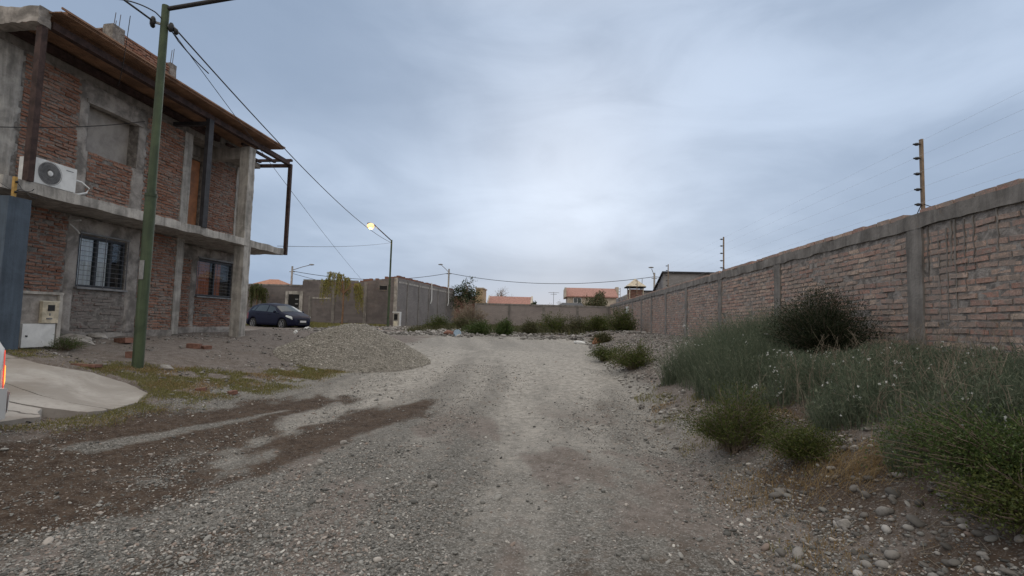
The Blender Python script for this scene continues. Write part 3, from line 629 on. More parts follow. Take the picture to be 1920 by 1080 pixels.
mb = MB(); mb.box((-15.9, V0 + .25, ZT + .003), (U0 - .02, V2 - .03, ZT + .16)); hp_('flat_roof', mb, 'conc_dark')
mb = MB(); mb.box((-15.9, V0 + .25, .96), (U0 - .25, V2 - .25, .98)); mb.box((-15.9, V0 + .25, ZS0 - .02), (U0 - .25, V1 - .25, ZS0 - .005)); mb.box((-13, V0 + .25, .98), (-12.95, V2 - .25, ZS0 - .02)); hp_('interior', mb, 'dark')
# brickwork
P1 = (8.87, 10.62, .5, 3.48)
mb = MB(); f = face(U0); kw = dict(bl=.235, bh=.052, jl=.018, jh=.018, proud=.018, jit=.008)
mb.bricks(V0, V1, 1.10, ZS0, [P1, (11.68, 11.93, 0, 9)], f, seed=1, **kw)
mb.bricks(V0, V1, ZS1 + .01, ZT - .02, [(8.90, 10.56, 4.84, 9), (8.92, 9.17, 0, 9), (10.22, 10.56, 0, 9), (11.69, 11.98, 0, 9), (7.28, 7.85, 0, 9)], f, seed=2, **kw)
f2 = face(UR); mb.bricks(V1 + .02, V2, 1.05, ZS0 - .35, [(12.98, 14.98, 2.02, 9), (12.98, 13.2, 1.25, 9), (14.76, 15, 0, 9)], f2, seed=3, **kw)
mb.bricks(13.36, 14.62, ZS1 + .01, ZT - .05, [], f2, seed=4, **kw)
hp_('brickwork', mb, 'brick')
mb = MB(); mb.bricks(9.1, 10.30, 1.10, 2.0, [], f, seed=5, **{**kw, 'proud': .006}); hp_('brickwork', mb, 'brick_smear')['label'] = 'grey mortar-smeared bricks under the barred window'
# plaster patches, columns, lintels
mb = MB()
mb.plaster(8.84, 10.66, 1.0, 3.47, [W1, (9.12, 10.30, 1.0, 2.0)], f, .032, seed=11, hard='t')
mb.plaster(8.86, 10.60, 3.70, 6.30, [W3, (9.17, 10.22, 3.5, 4.85)], f, .030, seed=12, hard='tb')
mb.plaster(12.95, 14.98, 1.0, 3.46, [W2, (13.2, 14.76, 1.2, 2.05)], f2, .03, seed=13, hard='tr')
hp_('plaster_column', MB().plaster(7.10, 7.86, 3.70, 6.30, [], f, .035, seed=14, hard='tb', edge=.07), 'conc')
mb.plaster(11.95, 13.3, 3.05, 3.47, [], f2, .03, seed=15, hard='tl')
hp_('plaster_patches', mb, 'plaster')
def col(name, a, b, mat='conc', seed=0, amp=.008, cell=.07): hp_(name, MB().rbox(a, b, cell, amp, seed), mat)
col('column', (U0 - .1, 11.69, 1.0), (U0 + .035, 11.92, ZS0 + .02), seed=21); col('column', (U0 - .1, 11.69, ZS1 - .02), (U0 + .035, 11.97, ZT - .03), seed=22)
col('column', (-9.31, 12.98, .7), (-9.02, 13.27, ZS0 + .02), seed=23); col('column', (-9.32, 12.98, ZS1 - .02), (-9.04, 13.26, 6.34), seed=24)
col('column', (UR - .1, 13.16, ZS1 - .02), (UR + .03, 13.37, ZT - .03), seed=25); col('column', (UR - .1, 14.62, ZS1 - .02), (UR + .035, 14.9, ZT - .03), seed=26)
col('lintel', (U0 - .1, 9.02, 5.88), (U0 + .05, 10.45, 5.95), 'plaster', 27)
col('beam', (-11.4, 7.18, 6.38), (-8.98, 7.40, 6.70), 'plaster', 28, .035, .05); col('beam', (UR - .1, 13.0, 5.98), (-9.33, 13.24, 6.32), 'conc_dark', 29); col('beam', (UR - .03, V1, 6.02), (UR + .06, 12.95, 6.30), 'conc_dark', 33)
hp_('balcony_slab', MB().rbox((-10.75, 6.9, ZS0 + .01), (UE, 14.93, ZS1), .09, .016, 30), 'conc')
hp_('plinth', MB().rbox((U0 - .1, V0, .5), (U0 + .06, 9.4, 1.10), .09, .02, 31).rbox((U0 - .1, 9.42, .5), (U0 + .02, 10.5, 1.06), .09, .02, 36).rbox((U0 - .1, 10.8, .5), (U0 + .09, 11.66, 1.12), .09, .012, 34).rbox((UR - .1, 12.1, .5), (UR + .07, V2, 1.16), .09, .022, 35), 'plaster')
K['infill'] = M('infill_plaster', (.36, .33, .30), .95, .22, 2.5, .5, 30)
hp_('bricked_up_window', MB().rbox((U0 - .31, W3[0] - .03, W3[2] - .03), (U0 - .25, W3[1] + .03, W3[3] + .03), .07, .008, 32), 'infill')
# wooden soffit under a thin roof deck, steel posts and beams, pergola
mb = MB(); nb = 16; us = np.linspace(-8.72, -10.0, nb + 1)
for i in range(nb): mb.box((us[i + 1] + .004, 7.32, 6.655), (us[i] - .004, 14.12, 6.672 + .002 * (i % 2)))
hp_('roof_soffit', mb, 'wood')
mb = MB(); mb.box((-11.2, 7.42, 6.68), (-8.72, 14.14, 6.73)); mb.box((-8.715, 7.30, 6.70), (-8.69, 14.16, 6.735)); hp_('roof_deck', mb, 'wood')
mb = MB(); mb.box((-11.2, 7.42, 6.49), (-10.02, 14.0, 6.675)); hp_('roof_infill', mb, 'conc_dark')
hp_('steel_beam', MB().box((-9.10, 7.42, 6.43), (-8.98, 14.93, 6.56)), 'rust'); hp_('steel_beam', MB().box((-9.99, 7.42, 6.46), (-9.90, 12.9, 6.62)), 'rust')
hp_('steel_post', MB().box((-9.06, 7.22, ZS1), (-8.95, 7.32, 6.37)), 'rust'); hp_('steel_post', MB().box((-9.05, 11.24, ZS1), (-8.95, 11.40, 6.428)), 'steel'); hp_('steel_post', MB().box((-9.05, 14.95, 3.50), (-8.95, 15.05, 6.48)), 'rust')
hp_('steel_bracket', MB().box((-9.97, 11.27, 6.28), (-9.05, 11.36, 6.37)), 'steel')
for u in (-9.5, -10.0, -10.45): hp_('pergola_rafter', MB().box((u - .04, 13.27, 6.50), (u + .04, 14.93, 6.57)), 'rust')
hp_('pergola_beam', MB().box((-10.5, 14.955, 6.38), (-9.06, 15.045, 6.48)), 'rust'); hp_('pergola_beam', MB().box((-10.5, 14.94, 6.57), (-8.95, 15.04, 6.64)), 'rust')
hp_('door', MB().box((UR - .12, 12.2, ZS1), (UR - .06, 13.12, 5.93)), 'door')
# windows with bars
def window(w, u, sashes, curt, cmat, seed, nbars=11):
    a, b, c, d = w; t = .05; fr = MB()
    fr.box((u - .10, a + .01, c + .01), (u - .03, a + t, d - .01)); fr.box((u - .10, b - t, c + .01), (u - .03, b - .01, d - .01)); fr.box((u - .10, a + t, c + .01), (u - .03, b - t, c + t)); fr.box((u - .10, a + t, d - t - .03), (u - .03, b - t, d - .01))
    for s in sashes: fr.box((u - .095, a + (b - a) * s - .025, c + t), (u - .035, a + (b - a) * s + .025, d - t - .03))
    win = hp_('window', fr, 'frame')
    hp_('pane', MB().box((u - .075, a + t, c + t), (u - .068, b - t, d - t - .03)), 'glass' if False else 'clearglass', win)
    for (p, q) in curt:
        A = np.linspace(a + (b - a) * p, a + (b - a) * q, 60); cm = MB(); x = u - .10 + .012 * np.sin((A - a) * 55 + seed) + .008 * np.sin((A - a) * 131)
        V = np.concatenate([np.stack([x, A, np.full(60, c + .04)], 1), np.stack([x, A, np.full(60, d - .06)], 1)]); i = np.arange(59); cm.add(V, np.stack([i, i + 1, i + 61, i + 60], 1), True); hp_('curtain', cm, cmat, win)
    g = MB()
    for k in range(nbars):
        z = c + .05 + (d - c - .10) * k / (nbars - 1); g.tube([(u + .05, a - .01, z), (u + .05, b + .01, z)], .005, 6)
    for s in (0.0, .5, 1.0): g.bar((u + .05, a + (b - a) * s, c - .01), (u + .05, a + (b - a) * s, d + .01), .011)
    hp_('security_bars', g, 'barsteel', win)
    hp_('sill', MB().box((u - .02, a - .03, c - .035), (u + .085, b + .03, c - .002)), 'galv', win); hp_('head_rail', MB().box((u - .02, a - .03, d + .004), (u + .07, b + .02, d + .035)), 'galv', win)
def clear_glass():
    m, nt, b = new_mat('clear_window_glass'); t = NT(nt); g = t.n('ShaderNodeBsdfGlossy'); g.inputs[0].default_value = (.8, .85, .9, 1); g.inputs[1].default_value = .03
    tr = t.n('ShaderNodeBsdfTransparent'); tr.inputs[0].default_value = (.90, .92, .93, 1); lw = t.n('ShaderNodeLayerWeight'); lw.inputs[0].default_value = .5; mx = t.n('ShaderNodeMixShader')
    t.put(mx.inputs[0], t.math('ADD', t.math('MULTIPLY', t.math('POWER', lw.outputs['Facing'], 5.0), .6), .05)); nt.links.new(tr.outputs[0], mx.inputs[1]); nt.links.new(g.outputs[0], mx.inputs[2]); nt.links.new(mx.outputs[0], nt.nodes['Material Output'].inputs[0]); return m
K['clearglass'] = clear_glass(); K['galvdark'] = M('fan_grey', (.17, .17, .175), .6, .3, 8); K['barsteel'] = M('bar_steel', (.13, .13, .14), .55, .2)
window(W1, U0, (.40, .70), ((.05, .36), (.44, .68)), 'curtain', 0); window(W2, UR, (.5,), ((.03, .42), (.5, .72)), 'curtain_red', 2)
# rooftop parapet with starter bars
pu, pv0, pv1, pz0, pz1 = -11.0, 10.42, 12.35, 6.5, 8.42
mb = MB(); mb.box((-12.6, pv0 + .012, pz0), (pu - .012, pv1, pz1 - .03)); ro = hp_('roof_parapet', mb, 'mortar')
hp_('parapet_bricks', MB().bricks(pv0 + .30, pv1 - .2, pz0, pz1, [], face(pu), seed=6, **kw), 'brick', ro); mb = MB(); mb.bricks(-12.6, pu - .27, pz0, pz1, [], lambda p: np.stack([p[:, 0], pv0 - p[:, 2], p[:, 1]], 1), seed=7, **kw); hp_('parapet_bricks', mb, 'brick', ro)
hp_('parapet_column', MB().rbox((pu - .25, pv0 - .015, pz0), (pu + .035, pv0 + .30, pz1 + .05), .07, .012, 41), 'mortar', ro); mb = MB(); mb.rbox((pu - .25, pv1 - .2, pz0), (pu + .035, pv1 + .02, pz1 + .02), .07, .008, 42); hp_('parapet_column', mb, 'mortar', ro)
for (v, du, l) in ((10.47, -.03, .38), (10.62, -.05, .42), (10.66, -.2, .30), (12.18, -.2, .36), (12.22, -.04, .42), (12.3, -.05, .50)):
    hp_('starter_bar', MB().tube([(pu + du, v, pz1), (pu + du + .01, v + .02, pz1 + l)], .008, 5), 'rebar', ro)
# stray conduits under the slab
hp_('conduit', MB().tube([(U0 + .02, 8.95, 3.36), (U0 + .18, 8.98, 3.37)], .018, 8).tube([(U0 + .02, 8.9, 3.28), (U0 + .10, 9.0, 3.16), (U0 + .12, 9.03, 3.10)], .014, 8), 'white')

# air conditioner outdoor unit standing on the balcony slab
def W(u, v, z): return np.array(house_to_world(u, v, z))
ac = thing('air_conditioner', tuple(W(-9.28, 7.83, ZS1)), 'white air conditioner outdoor unit with round fan grille on the balcony slab', 'air conditioner', rz=RZ)
def acp(name, mb, mat, parent=ac): return mb.build(name, K[mat], parent)
mb = MB(); mb.box((-.15, -.38, .05), (.13, .38, .49)); mb.box((-.12, -.30, .01), (.10, -.22, .05)); mb.box((-.12, .22, .01), (.10, .30, .05)); acp('casing', mb, 'white')
mb = MB(); yc, zc, r = -.10, .27, .195
V = [(.131, yc, zc)] + [(.131, yc + r * math.cos(t), zc + r * math.sin(t)) for t in np.linspace(0, 2 * math.pi, 37)[:-1]]; mb.add(V, [(0, 1 + k, 1 + (k + 1) % 36) for k in range(36)]); acp('fan_opening', mb, 'galvdark')
mb = MB()
for k in range(40):
    t = k * 2 * math.pi / 40; mb.tube([(.140, yc + .05 * math.cos(t), zc + .05 * math.sin(t)), (.146, yc + .13 * math.cos(t + .12), zc + .13 * math.sin(t + .12)), (.136, yc + r * math.cos(t + .25), zc + r * math.sin(t + .25))], .0028, 4)
for rr in (.09, .15, .205): mb.tube([(.142, yc + rr * math.cos(t), zc + rr * math.sin(t)) for t in np.linspace(0, 2 * math.pi, 33)], .0035, 4, False)
acp('fan_grille', mb, 'galv'); acp('grille_hub', MB().blob((.142, yc, zc), (.012, .05, .05), 1, amp=0), 'white'); acp('badge', MB().box((.131, .18, .41), (.134, .32, .425)), 'galv')
mb = MB(); mb.tube([(.0, .38, .32), (.02, .58, .31), (.06, .70, .22), (.06, .66, .12), (.04, .5, .05), (.02, .40, .05)], .020, 8); acp('hose', mb, 'white')

# utility pillar with the electricity meter and the gas cabinet
up = thing('utility_pillar', (0, 0, 0), 'low plastered pillar with cream meter box and white gas cabinet, before the brick house', 'meter pillar', rz=RZ); up.location = tuple(W(-8.75, 7.3, .62))
def upp(name, mb, mat, parent=up): return mb.build(name, K[mat], parent)
upp('masonry', MB().rbox((-.16, -.33, -.1), (.12, .34, 1.17), .06, .008, 51), 'plaster')
mb = MB(); mb.rbox((.11, -.35, -.1), (.165, -.29, 1.17), .05, .005, 52); mb.rbox((.11, .30, -.1), (.165, .36, 1.17), .05, .005, 53); mb.rbox((-.17, -.36, 1.171), (.17, .37, 1.215), .05, .005, 54); upp('border', mb, 'conc')
m1 = upp('meter_box', MB().box((.13, .02, .695), (.19, .285, 1.05)), 'cream'); upp('display', MB().box((.1905, .10, .90), (.197, .21, 1.0)), 'black', m1); upp('lid_rim', MB().box((.1305, .012, 1.051), (.195, .293, 1.066)), 'ivory', m1); upp('switch', MB().box((.1905, .09, .76), (.2, .18, .785)), 'galv', m1); upp('seal', MB().box((.1905, .13, .82), (.198, .15, .86)), 'galv', m1)
g1 = upp('gas_door', MB().box((.13, -.25, .305), (.175, .26, .685)), 'white'); upp('lock', MB().box((.1755, -.20, .475), (.185, -.17, .50)), 'black', g1)

# blue boundary wall of the neighbouring plot, and the electric-fence post on it
bw = thing('boundary_wall', tuple(W(-10.5, 6.9, .5)), 'blue painted boundary wall ending in a pillar at the left edge', 'wall', rz=RZ); bo = np.array((-10.5, 6.9, .5))
MB().rbox((-14.5, 6.66, .4), (-8.76, 6.80, 3.18), .15, .004, 61).build('wall_panel', K['blue'], bw, bo); MB().rbox((-8.758, 6.62, .4), (-8.50, 6.95, 3.27), .08, .004, 62).build('end_pillar', K['blue'], bw, bo)
yp = thing('fence_post', tuple(W(-8.60, 6.76, 3.26)), 'yellow electric-fence post standing on the blue boundary wall', 'fence post', rz=RZ)
MB().box((-.022, -.022, 0), (.022, .022, .34)).build('post', K['yellow'], yp)
for z in (.10, .26): MB().blob((.035, 0, z), (.03, .018, .02), 2, amp=.05).tube([(.02, 0, z), (.06, 0, z)], .008, 6).build('insulator', K['black'], yp)
mb = MB(); t = np.linspace(0, 1, 14); mb.tube(np.stack([.02 + .32 * t, .02 * np.sin(t * 9), .27 - .12 * t - .10 * np.sin(t * math.pi)], 1), .005, 5).tube(np.stack([.02 + .36 * t, .06 * t, .11 - .06 * t + .05 * np.sin(t * 6)], 1), .005, 5).tube(np.stack([-.02 - .3 * t, 0 * t, .12 + .16 * t], 1), .004, 5); mb.build('wire', K['cable'], yp)

# ------------------------------------------------------------------ the long brick wall on the right
wl_ = thing('brick_wall', (5.1, 18, 1.1), 'long pale brick boundary wall with concrete pillars and top beam, right of the weeds', 'wall'); wo = np.array((5.1, 18, 1.1))
XW, YA, YB = 5.0, -3.0, 41.45
PIL = [-.4, 3.35, 7.16, 11.29, 15.0, 18.64, 21.82, 24.84, 27.53, 30.5, 33.5, 36.5, 39.3]
faceR = lambda p: np.stack([XW - p[:, 2], p[:, 0], p[:, 1]], 1)
MB().box((XW, YA, .3), (XW + .16, YB, 2.99)).build('wall_core', K['mortar_wall'], wl_, wo)
mb = MB(); edges = [YA] + PIL + [YB]
for i in range(len(edges) - 1):
    a = edges[i] + (.0 if i == 0 else .14); b = edges[i + 1] - .14
    mb.bricks(a, b, .45, 2.985, [], faceR, bl=.26, bh=.064, jl=.022, jh=.021, proud=.008, jit=.0055, seed=100 + i)
mb.V = [v[:, [0, 1, 2]] for v in mb.V]; mb.F = {k: [f[:, ::-1] for f in fs] for k, fs in mb.F.items()}
mb.build('brickwork', K['brick_wall'], wl_, wo)
for i, y in enumerate(PIL): MB().rbox((XW - .03, y - .145, .4), (XW + .1, y + .145, 2.99), .08 if y < 22 else .3, .012, 120 + i).build('pillar', K['beam'], wl_, wo)
MB().rbox((XW - .035, YA, 2.98), (XW + .17, YB, 3.165), .11, .020, 140).build('top_beam', K['beam'], wl_, wo)
mb = MB(); rg = np.random.default_rng(5); y = YA
while y < YB:
    l = .27; g = 0
    if min(abs(y + .14 - f) for f in (7.14, 15.0, 21.82)) > .16 and rg.uniform() > .03: mb.rbox((XW + .005 + rg.normal(0, .006), y, 3.172), (XW + .15, y + l, 3.172 + .062 + rg.normal(0, .004)), .14, .006, int(y * 10) + 500)
    y += l + .022 + rg.uniform(0, .012)
mb.build('coping_bricks', K['brick_wall'], wl_, wo)
# mortar drips and smears running down the bay beyond the near pillar
mb = MB(); rg = np.random.default_rng(7)
for (y, z0, z1, w) in ((6.93, 2.98, 2.20, .020), (6.62, 2.9, 1.70, .018), (6.49, 2.98, 1.85, .022), (6.35, 2.95, 2.1, .016), (6.22, 2.97, 2.35, .02), (6.55, 2.97, 2.4, .03), (6.75, 2.8, 1.75, .014), (5.9, 2.98, 2.5, .02)):
    zs = np.linspace(z0, z1, 14); mb.tube([(XW - .009, y + .008 * math.sin(k * 1.3), z) for k, z in enumerate(zs)], np.linspace(w * .6, w * .25, 14), 6)
mb.build('mortar_drips', K['beam'], wl_, wo)

ef = thing('electric_fence', (5.1, 15, 3.2), 'electric fence of thin wires on cream posts along the top of the long brick wall', 'electric fence'); eo = np.array((5.1, 15, 3.2))
zs = [.12, .33, .55, .77, .97]
for i, y in enumerate((3.0, 7.14, 15.0, 21.9, 29.6, 36.6)):
    h = 1.06; p = MB().box((5.075, y - .021, 3.165), (5.107, y + .021, 3.18 + h)).build('post', K['post_paint'], ef, eo)
    for z in zs: MB().blob((5.03, y, 3.2 + z), (.035, .022, .022), 4, amp=.05).tube([(5.07, y, 3.2 + z), (4.985, y, 3.2 + z)], .011, 6).build('insulator', K['black'], p, eo)
    MB().tube([(5.07, y, 3.32), (5.09, y + .13, 3.19)], .006, 5).tube([(5.09, y, 3.33), (5.09, y - .16, 3.25)], .006, 5).build('stay', K['black'], p, eo)
for z in zs: MB().tube([(5.0, -3, 3.2 + z), (5.0, 3, 3.2 + z), (5.0, 7.14, 3.2 + z), (5.0, 15, 3.2 + z), (5.0, 21.9, 3.2 + z), (5.0, 29.6, 3.2 + z), (5.0, 36.6, 3.2 + z)], .0010, 4).build('wire', K['wire'], ef, eo)

# ------------------------------------------------------------------ far boundary walls and the block-built compound
def gz(x, y): return float(ground(np.array(x), np.array(y)))
fw_ = thing('boundary_wall', (0, 41.6, 1), 'low grey brick wall closing the far end of the road', 'wall'); fo = np.array((0, 41.6, 1))
MB().box((-6.3, 41.5, .6), (5.0, 41.7, 2.93)).build('wall_panel', K['fblock_x'], fw_, fo); MB().rbox((-6.32, 41.47, 2.931), (4.99, 41.73, 3.07), .5, .012, 3).build('top_beam', K['beam'], fw_, fo)
for x in (-6.2, -3.4, -.5, 2.3, 4.75): MB().rbox((x - .1, 41.46, .6), (x + .1, 41.52, 2.93), .4, .006, 4).build('pillar', K['beam'], fw_, fo)

cp = thing('block_building', (-15, 44, 1), 'grey concrete-block building with a tall corner parapet behind the lit street lamp', 'building'); co_ = np.array((-15, 44, 1))
def cpb(name, mb, mat, parent=cp): return mb.build(name, K[mat] if isinstance(mat, str) else mat, parent, co_)
mb = MB(); mb.prism([(-19.14, .6), (-11.64, .6), (-11.64, 4.70), (-12.6, 4.58), (-14.7, 4.28), (-19.14, 4.27)], 1, 37.0, 37.25); cpb('front_wall', mb, 'cblock_x')
mb = MB()
V = [(-11.64, 37.251, .6), (-10.0, 51.5, .6), (-10.0, 51.5, 4.66), (-11.64, 37.251, 4.70), (-11.9, 37.251, .6), (-10.26, 51.5, .6), (-10.26, 51.5, 4.66), (-11.9, 37.251, 4.70)]
mb.add(V, [(0, 1, 2, 3), (5, 4, 7, 6), (3, 2, 6, 7), (1, 5, 6, 2), (4, 0, 3, 7)]); cpb('side_wall', mb, 'cblock_y')
mb = MB(); rg = np.random.default_rng(9)
def row(p, q, n, w):
    p, q = np.array(p), np.array(q)
    for k in range(n):
        c = p + (q - p) * (k + .5) / n; d = (q - p) / n * .46; hh = rg.uniform(.08, .19) if rg.uniform() > .12 else .03
        a = math.atan2(d[1], d[0]); L = np.linalg.norm(d[:2]); mb.box((c[0] - L, c[1] - .11, c[2]), (c[0] + L, c[1] + .11, c[2] + hh), a)
row((-14.6, 37.12, 4.28), (-11.7, 37.12, 4.69), 12, .1); cpb('parapet_bricks', mb, 'brickbit'); mb = MB(); row((-11.77, 37.4, 4.70), (-10.13, 51.4, 4.67), 46, .1); cpb('parapet_bricks', mb, 'brickbit')
mb = MB(); x = -19.1
while x < -14.8: mb.rbox((x, 37.02, 4.272), (x + .42, 37.23, 4.40), .3, .01, int(x * 5) + 300); x += .435
cpb('parapet_blocks', mb, 'beam')
d = cpb('door', MB().box((-20.17, 36.94, .9), (-19.30, 36.99, 3.22)), 'dark'); [cpb('glass_strip', MB().box((-19.62, 36.925, z), (-19.38, 36.939, z + .08)), 'galv', d) for z in (1.75, 2.1, 2.45, 2.8)]; cpb('handle_bar', MB().box((-20.1, 36.925, 1.3), (-19.36, 36.939, 1.36)), 'galv', d)
cpb('door_frame', MB().rbox((-20.42, 36.9, .7), (-20.18, 37.0, 3.45), .3, .01, 5).rbox((-19.29, 36.9, .7), (-19.05, 37.0, 3.45), .3, .01, 6).rbox((-20.18, 36.91, 3.23), (-19.29, 37.0, 3.45), .3, .01, 8), 'conc')
cpb('yard_wall', MB().box((-34, 37.0, .5), (-20.30, 37.2, 3.86)).box((-20.30, 37.0, 3.3), (-19.145, 37.2, 3.86)), 'cblock_x'); cpb('yard_coping', MB().rbox((-34, 36.97, 3.861), (-19.145, 37.23, 3.97), .6, .01, 7), 'beam')
v = cpb('vent', MB().box((-13.06, 36.96, 3.67), (-12.36, 36.998, 4.1)), 'beam'); cpb('vent_opening', MB().box((-13.0, 36.945, 3.73), (-12.42, 36.959, 4.04)), 'dark', v)
for x, z1 in ((-18.45, 3.1), (-16.6, 4.26), (-14.1, 4.3)): cpb('pillar', MB().rbox((x - .12, 36.96, .7), (x + .12, 37.0, z1), .4, .006, 9), 'beam')
cpb('plaster_band', MB().rbox((-18.3, 36.965, 2.92), (-16.75, 36.999, 3.04), .3, .006, 10), 'conc'); cpb('pillar', MB().rbox((-11.86, 36.93, .7), (-11.60, 36.999, 4.68), .4, .008, 11), 'conc')
for s in (.13, .30, .47, .64, .82, .97):
    xx, yy = -11.64 + 1.64 * s, 37.25 + 14.25 * s; cpb('pillar', MB().box((xx - .04, yy - .15, .7), (xx + .035, yy + .15, 4.6)), 'beam')
mb = MB(); mb.add([(-11.615, 37.26, 4.30), (-9.975, 51.5, 4.28), (-9.975, 51.5, 4.42), (-11.615, 37.26, 4.44), (-11.66, 37.26, 4.30), (-10.02, 51.5, 4.28), (-10.02, 51.5, 4.42), (-11.66, 37.26, 4.44)], [(0, 1, 2, 3), (3, 2, 6, 7), (1, 0, 4, 5)]); cpb('side_beam', mb, 'conc')
for s in (.50, .84):
    xx, yy = -11.6 + 1.64 * s, 37.25 + 14.25 * s; cpb('electric_drop', MB().tube([(xx, yy, 4.9), (xx + .03, yy, 4.3), (xx + .10, yy - .2, 3.3), (xx + .02, yy - .25, 3.0)], .05, 6), 'white')
cpb('roof', MB().box((-19.0, 37.26, 3.6), (-12.2, 50, 3.75)), 'beam')
# electricity cabinet at the compound corner
cb_ = thing('utility_pillar', (-11.15, 35.6, gz(-11.15, 35.6)), 'white meter pillar beside the far lit street lamp', 'meter pillar'); 
MB().box((-.22, -.16, -.1), (.24, .16, 1.02)).build('masonry', K['conc'], cb_); MB().box((-.27, -.19, 1.021), (.29, .19, 1.09)).box((.241, -.18, -.1), (.29, .18, 1.02)).build('border', K['white'], cb_); MB().box((-.14, -.20, .5), (.12, -.165, .92)).build('meter_box', K['dark'], cb_); MB().box((-.16, -.20, .05), (.14, -.165, .40)).build('door', K['ivory'], cb_)

# ------------------------------------------------------------------ street lamps, poles and overhead cables
def lamp_post(x, y, h, arm, label, group, lit=False):
    z = gz(x, y); t = thing('street_lamp', (x, y, z), label, 'street lamp', group); p = K['green']
    MB().tube([(0, 0, -.2), (0, 0, 2.92)], .084, 14).build('lower_pole', p, t); MB().tube([(0, 0, 2.90), (0, 0, 2.95)], .092, 14).build('joint', K['joint'] if 'joint' in K else p, t)
    MB().tube([(0, 0, 2.95), (0, 0, h)], [.066, .060], 14).build('upper_pole', p, t)
    a = np.array(arm); e = np.array((0, 0, h - .06)) + a; MB().tube([(0, 0, h - .06), e], .038, 10).build('arm', K['arm'] if 'arm' in K else K['steel'], t)
    d = a / np.linalg.norm(a); d[2] *= .3; d /= np.linalg.norm(d)
    hd = MB(); n = 7
    pts = [e + d * s for s in np.linspace(-.05, .55, n)]; hd.tube(pts, [.04, .07, .10, .115, .11, .08, .03], 10); head = hd.build('lamp_head', K['steel'], t)
    c = e + d * .30 - np.array((0, 0, .09)); MB().blob(c - np.array((0, 0, .03 * lit)), (.17 + .10 * lit, .12 + .11 * lit, .10 + .11 * lit), 1, 10, 16, 0).build('lamp_glass', K['sodium'] if lit else K['lampglass'], head)  # when lit, the glass is swollen past real size to stand in for glow
    return t, z, c
t1, z1, _ = lamp_post(-6.83, 7.85, 6.30, (2.4, .25, .55), 'tall green street lamp post before the brick house, its arm over the road', 'street lamps')
MB().bar((-.16, -.05, 5.98), (.16, .05, 5.92), .035).build('bracket', K['galv'], t1)
for s in (-1, 1): MB().blob((.13 * s - .02, .05 * s - .03, 5.95 - .03 * s), (.05, .05, .09), 3, amp=.2).blob((.17 * s, .06 * s, 5.90 - .03 * s), (.04, .04, .06), 5, amp=.2).build('insulator', K['black'], t1)
MB().box((-.03, -.092, 1.48), (.05, -.084, 1.80)).build('number_plate', K['galv'], t1)
t2, z2, lc = lamp_post(-11.42, 34.5, 6.20, (-1.15, -.35, 1.02), 'lit street lamp with a glowing orange head at the far end of the road', 'street lamps', True)
ld = bpy.data.lights.new('sodium_light', 'POINT'); ld.energy = 160; ld.color = (1, .62, .32); ld.shadow_soft_size = .2; lo = bpy.data.objects.new('sodium_light', ld); COL.objects.link(lo); lo.parent = t2; lo.location = tuple(lc - np.array((0, 0, .25)))
def cpole(x, y, h, arm, label):
    z = gz(x, y); t = thing('utility_pole', (x, y, z), label, 'utility pole', 'distant concrete poles'); MB().tube([(0, 0, -.3), (0, 0, h - z)], [.17, .11], 10).build('pole', K['conc'], t)
    a = np.array(arm); MB().tube([(0, 0, h - z - .5), (0, 0, h - z - .3) + a * .5 if False else tuple(np.array((0, 0, h - z - .35)) + a * .55), tuple(np.array((0, 0, h - z - .3)) + a)], .045, 6).build('arm', K['galv'], t)
    e = np.array((0, 0, h - z - .3)) + a; d = a / np.linalg.norm(a); MB().blob(e + d * .2, (.36, .17, .10), 2, amp=.05).build('lamp_head', K['galv'], t)
    MB().box((-.35, -.05, h - z - .75), (.35, .05, h - z - .66)).build('crossbar', K['galv'], t)
cpole(-32.5, 60, 7.8, (2.3, 0, .5), 'leaning-armed concrete pole beyond the yard wall, left of the willow'); cpole(-14.55, 70, 8.9, (-1.1, 0, .8), 'concrete pole with lamp arm behind the block building, beside the leafy tree'); cpole(13.37, 65, 8.4, (-.35, 0, .8), 'slim concrete pole with lamp behind the chimney, at the right')
def cable(label, pts, sag, r=.012, group='overhead cables', n=28, mat='cable'):
    """thin cable hanging between successive points"""
    P = []
    for (a, b), s in zip(zip(pts[:-1], pts[1:]), sag):
        a, b = np.array(a, float), np.array(b, float); t = np.linspace(0, 1, n)[:, None]; q = a + (b - a) * t; q[:, 2] -= (4 * s * t * (1 - t))[:, 0]; P.append(q)
    P = np.concatenate(P); keep = np.r_[True, np.linalg.norm(np.diff(P, axis=0), axis=1) > 1e-5]; P = P[keep]; o = P[len(P) // 2]
    tag(MB().tube(P, r, 5).build('overhead_cable', K[mat], None, o), label, 'cable', group)
PA = (-6.98, 7.80, z1 + 5.98); PB = (-6.66, 7.92, z1 + 5.90); FB = (-11.42, 34.45, z2 + 6.0)
cable('twisted cable running in from above and behind to the green lamp post', [(-5.9, -9, 6.75), PA], [.35], .017); cable('cable strung from the green lamp post to the lit lamp post', [PB, FB], [.5], .014)
cable('fainter lower cable from the green lamp post down past the house end', [(-6.66, 7.9, z1 + 5.8), (-14.5, 36.9, 4.55)], [.15], .007)
cable('jumper cable looping round the top of the green lamp post', [(-7.25, 7.2, z1 + 6.0), (-6.9, 7.72, z1 + 6.1), (-6.68, 8.0, z1 + 5.75), (-6.75, 8.9, z1 + 5.62)], [-.06, -.03, .02], .011)
cable('short drop cable hanging from the post towards the house', [(-7.15, 7.5, z1 + 5.9), (-9.3, 9.6, 6.35)], [.25], .006)
cable('thin service cable crossing before the bricked-up window', [tuple(W(-9.80, 6.9, 4.5)), tuple(W(-9.84, 9.6, 5.62)), tuple(W(-9.93, 10.4, 6.02))], [.05, .0], .008)
cable('thin cable from the lit lamp post to the house end', [FB, tuple(W(-9.25, 14.95, 3.78))], [.12], .008)
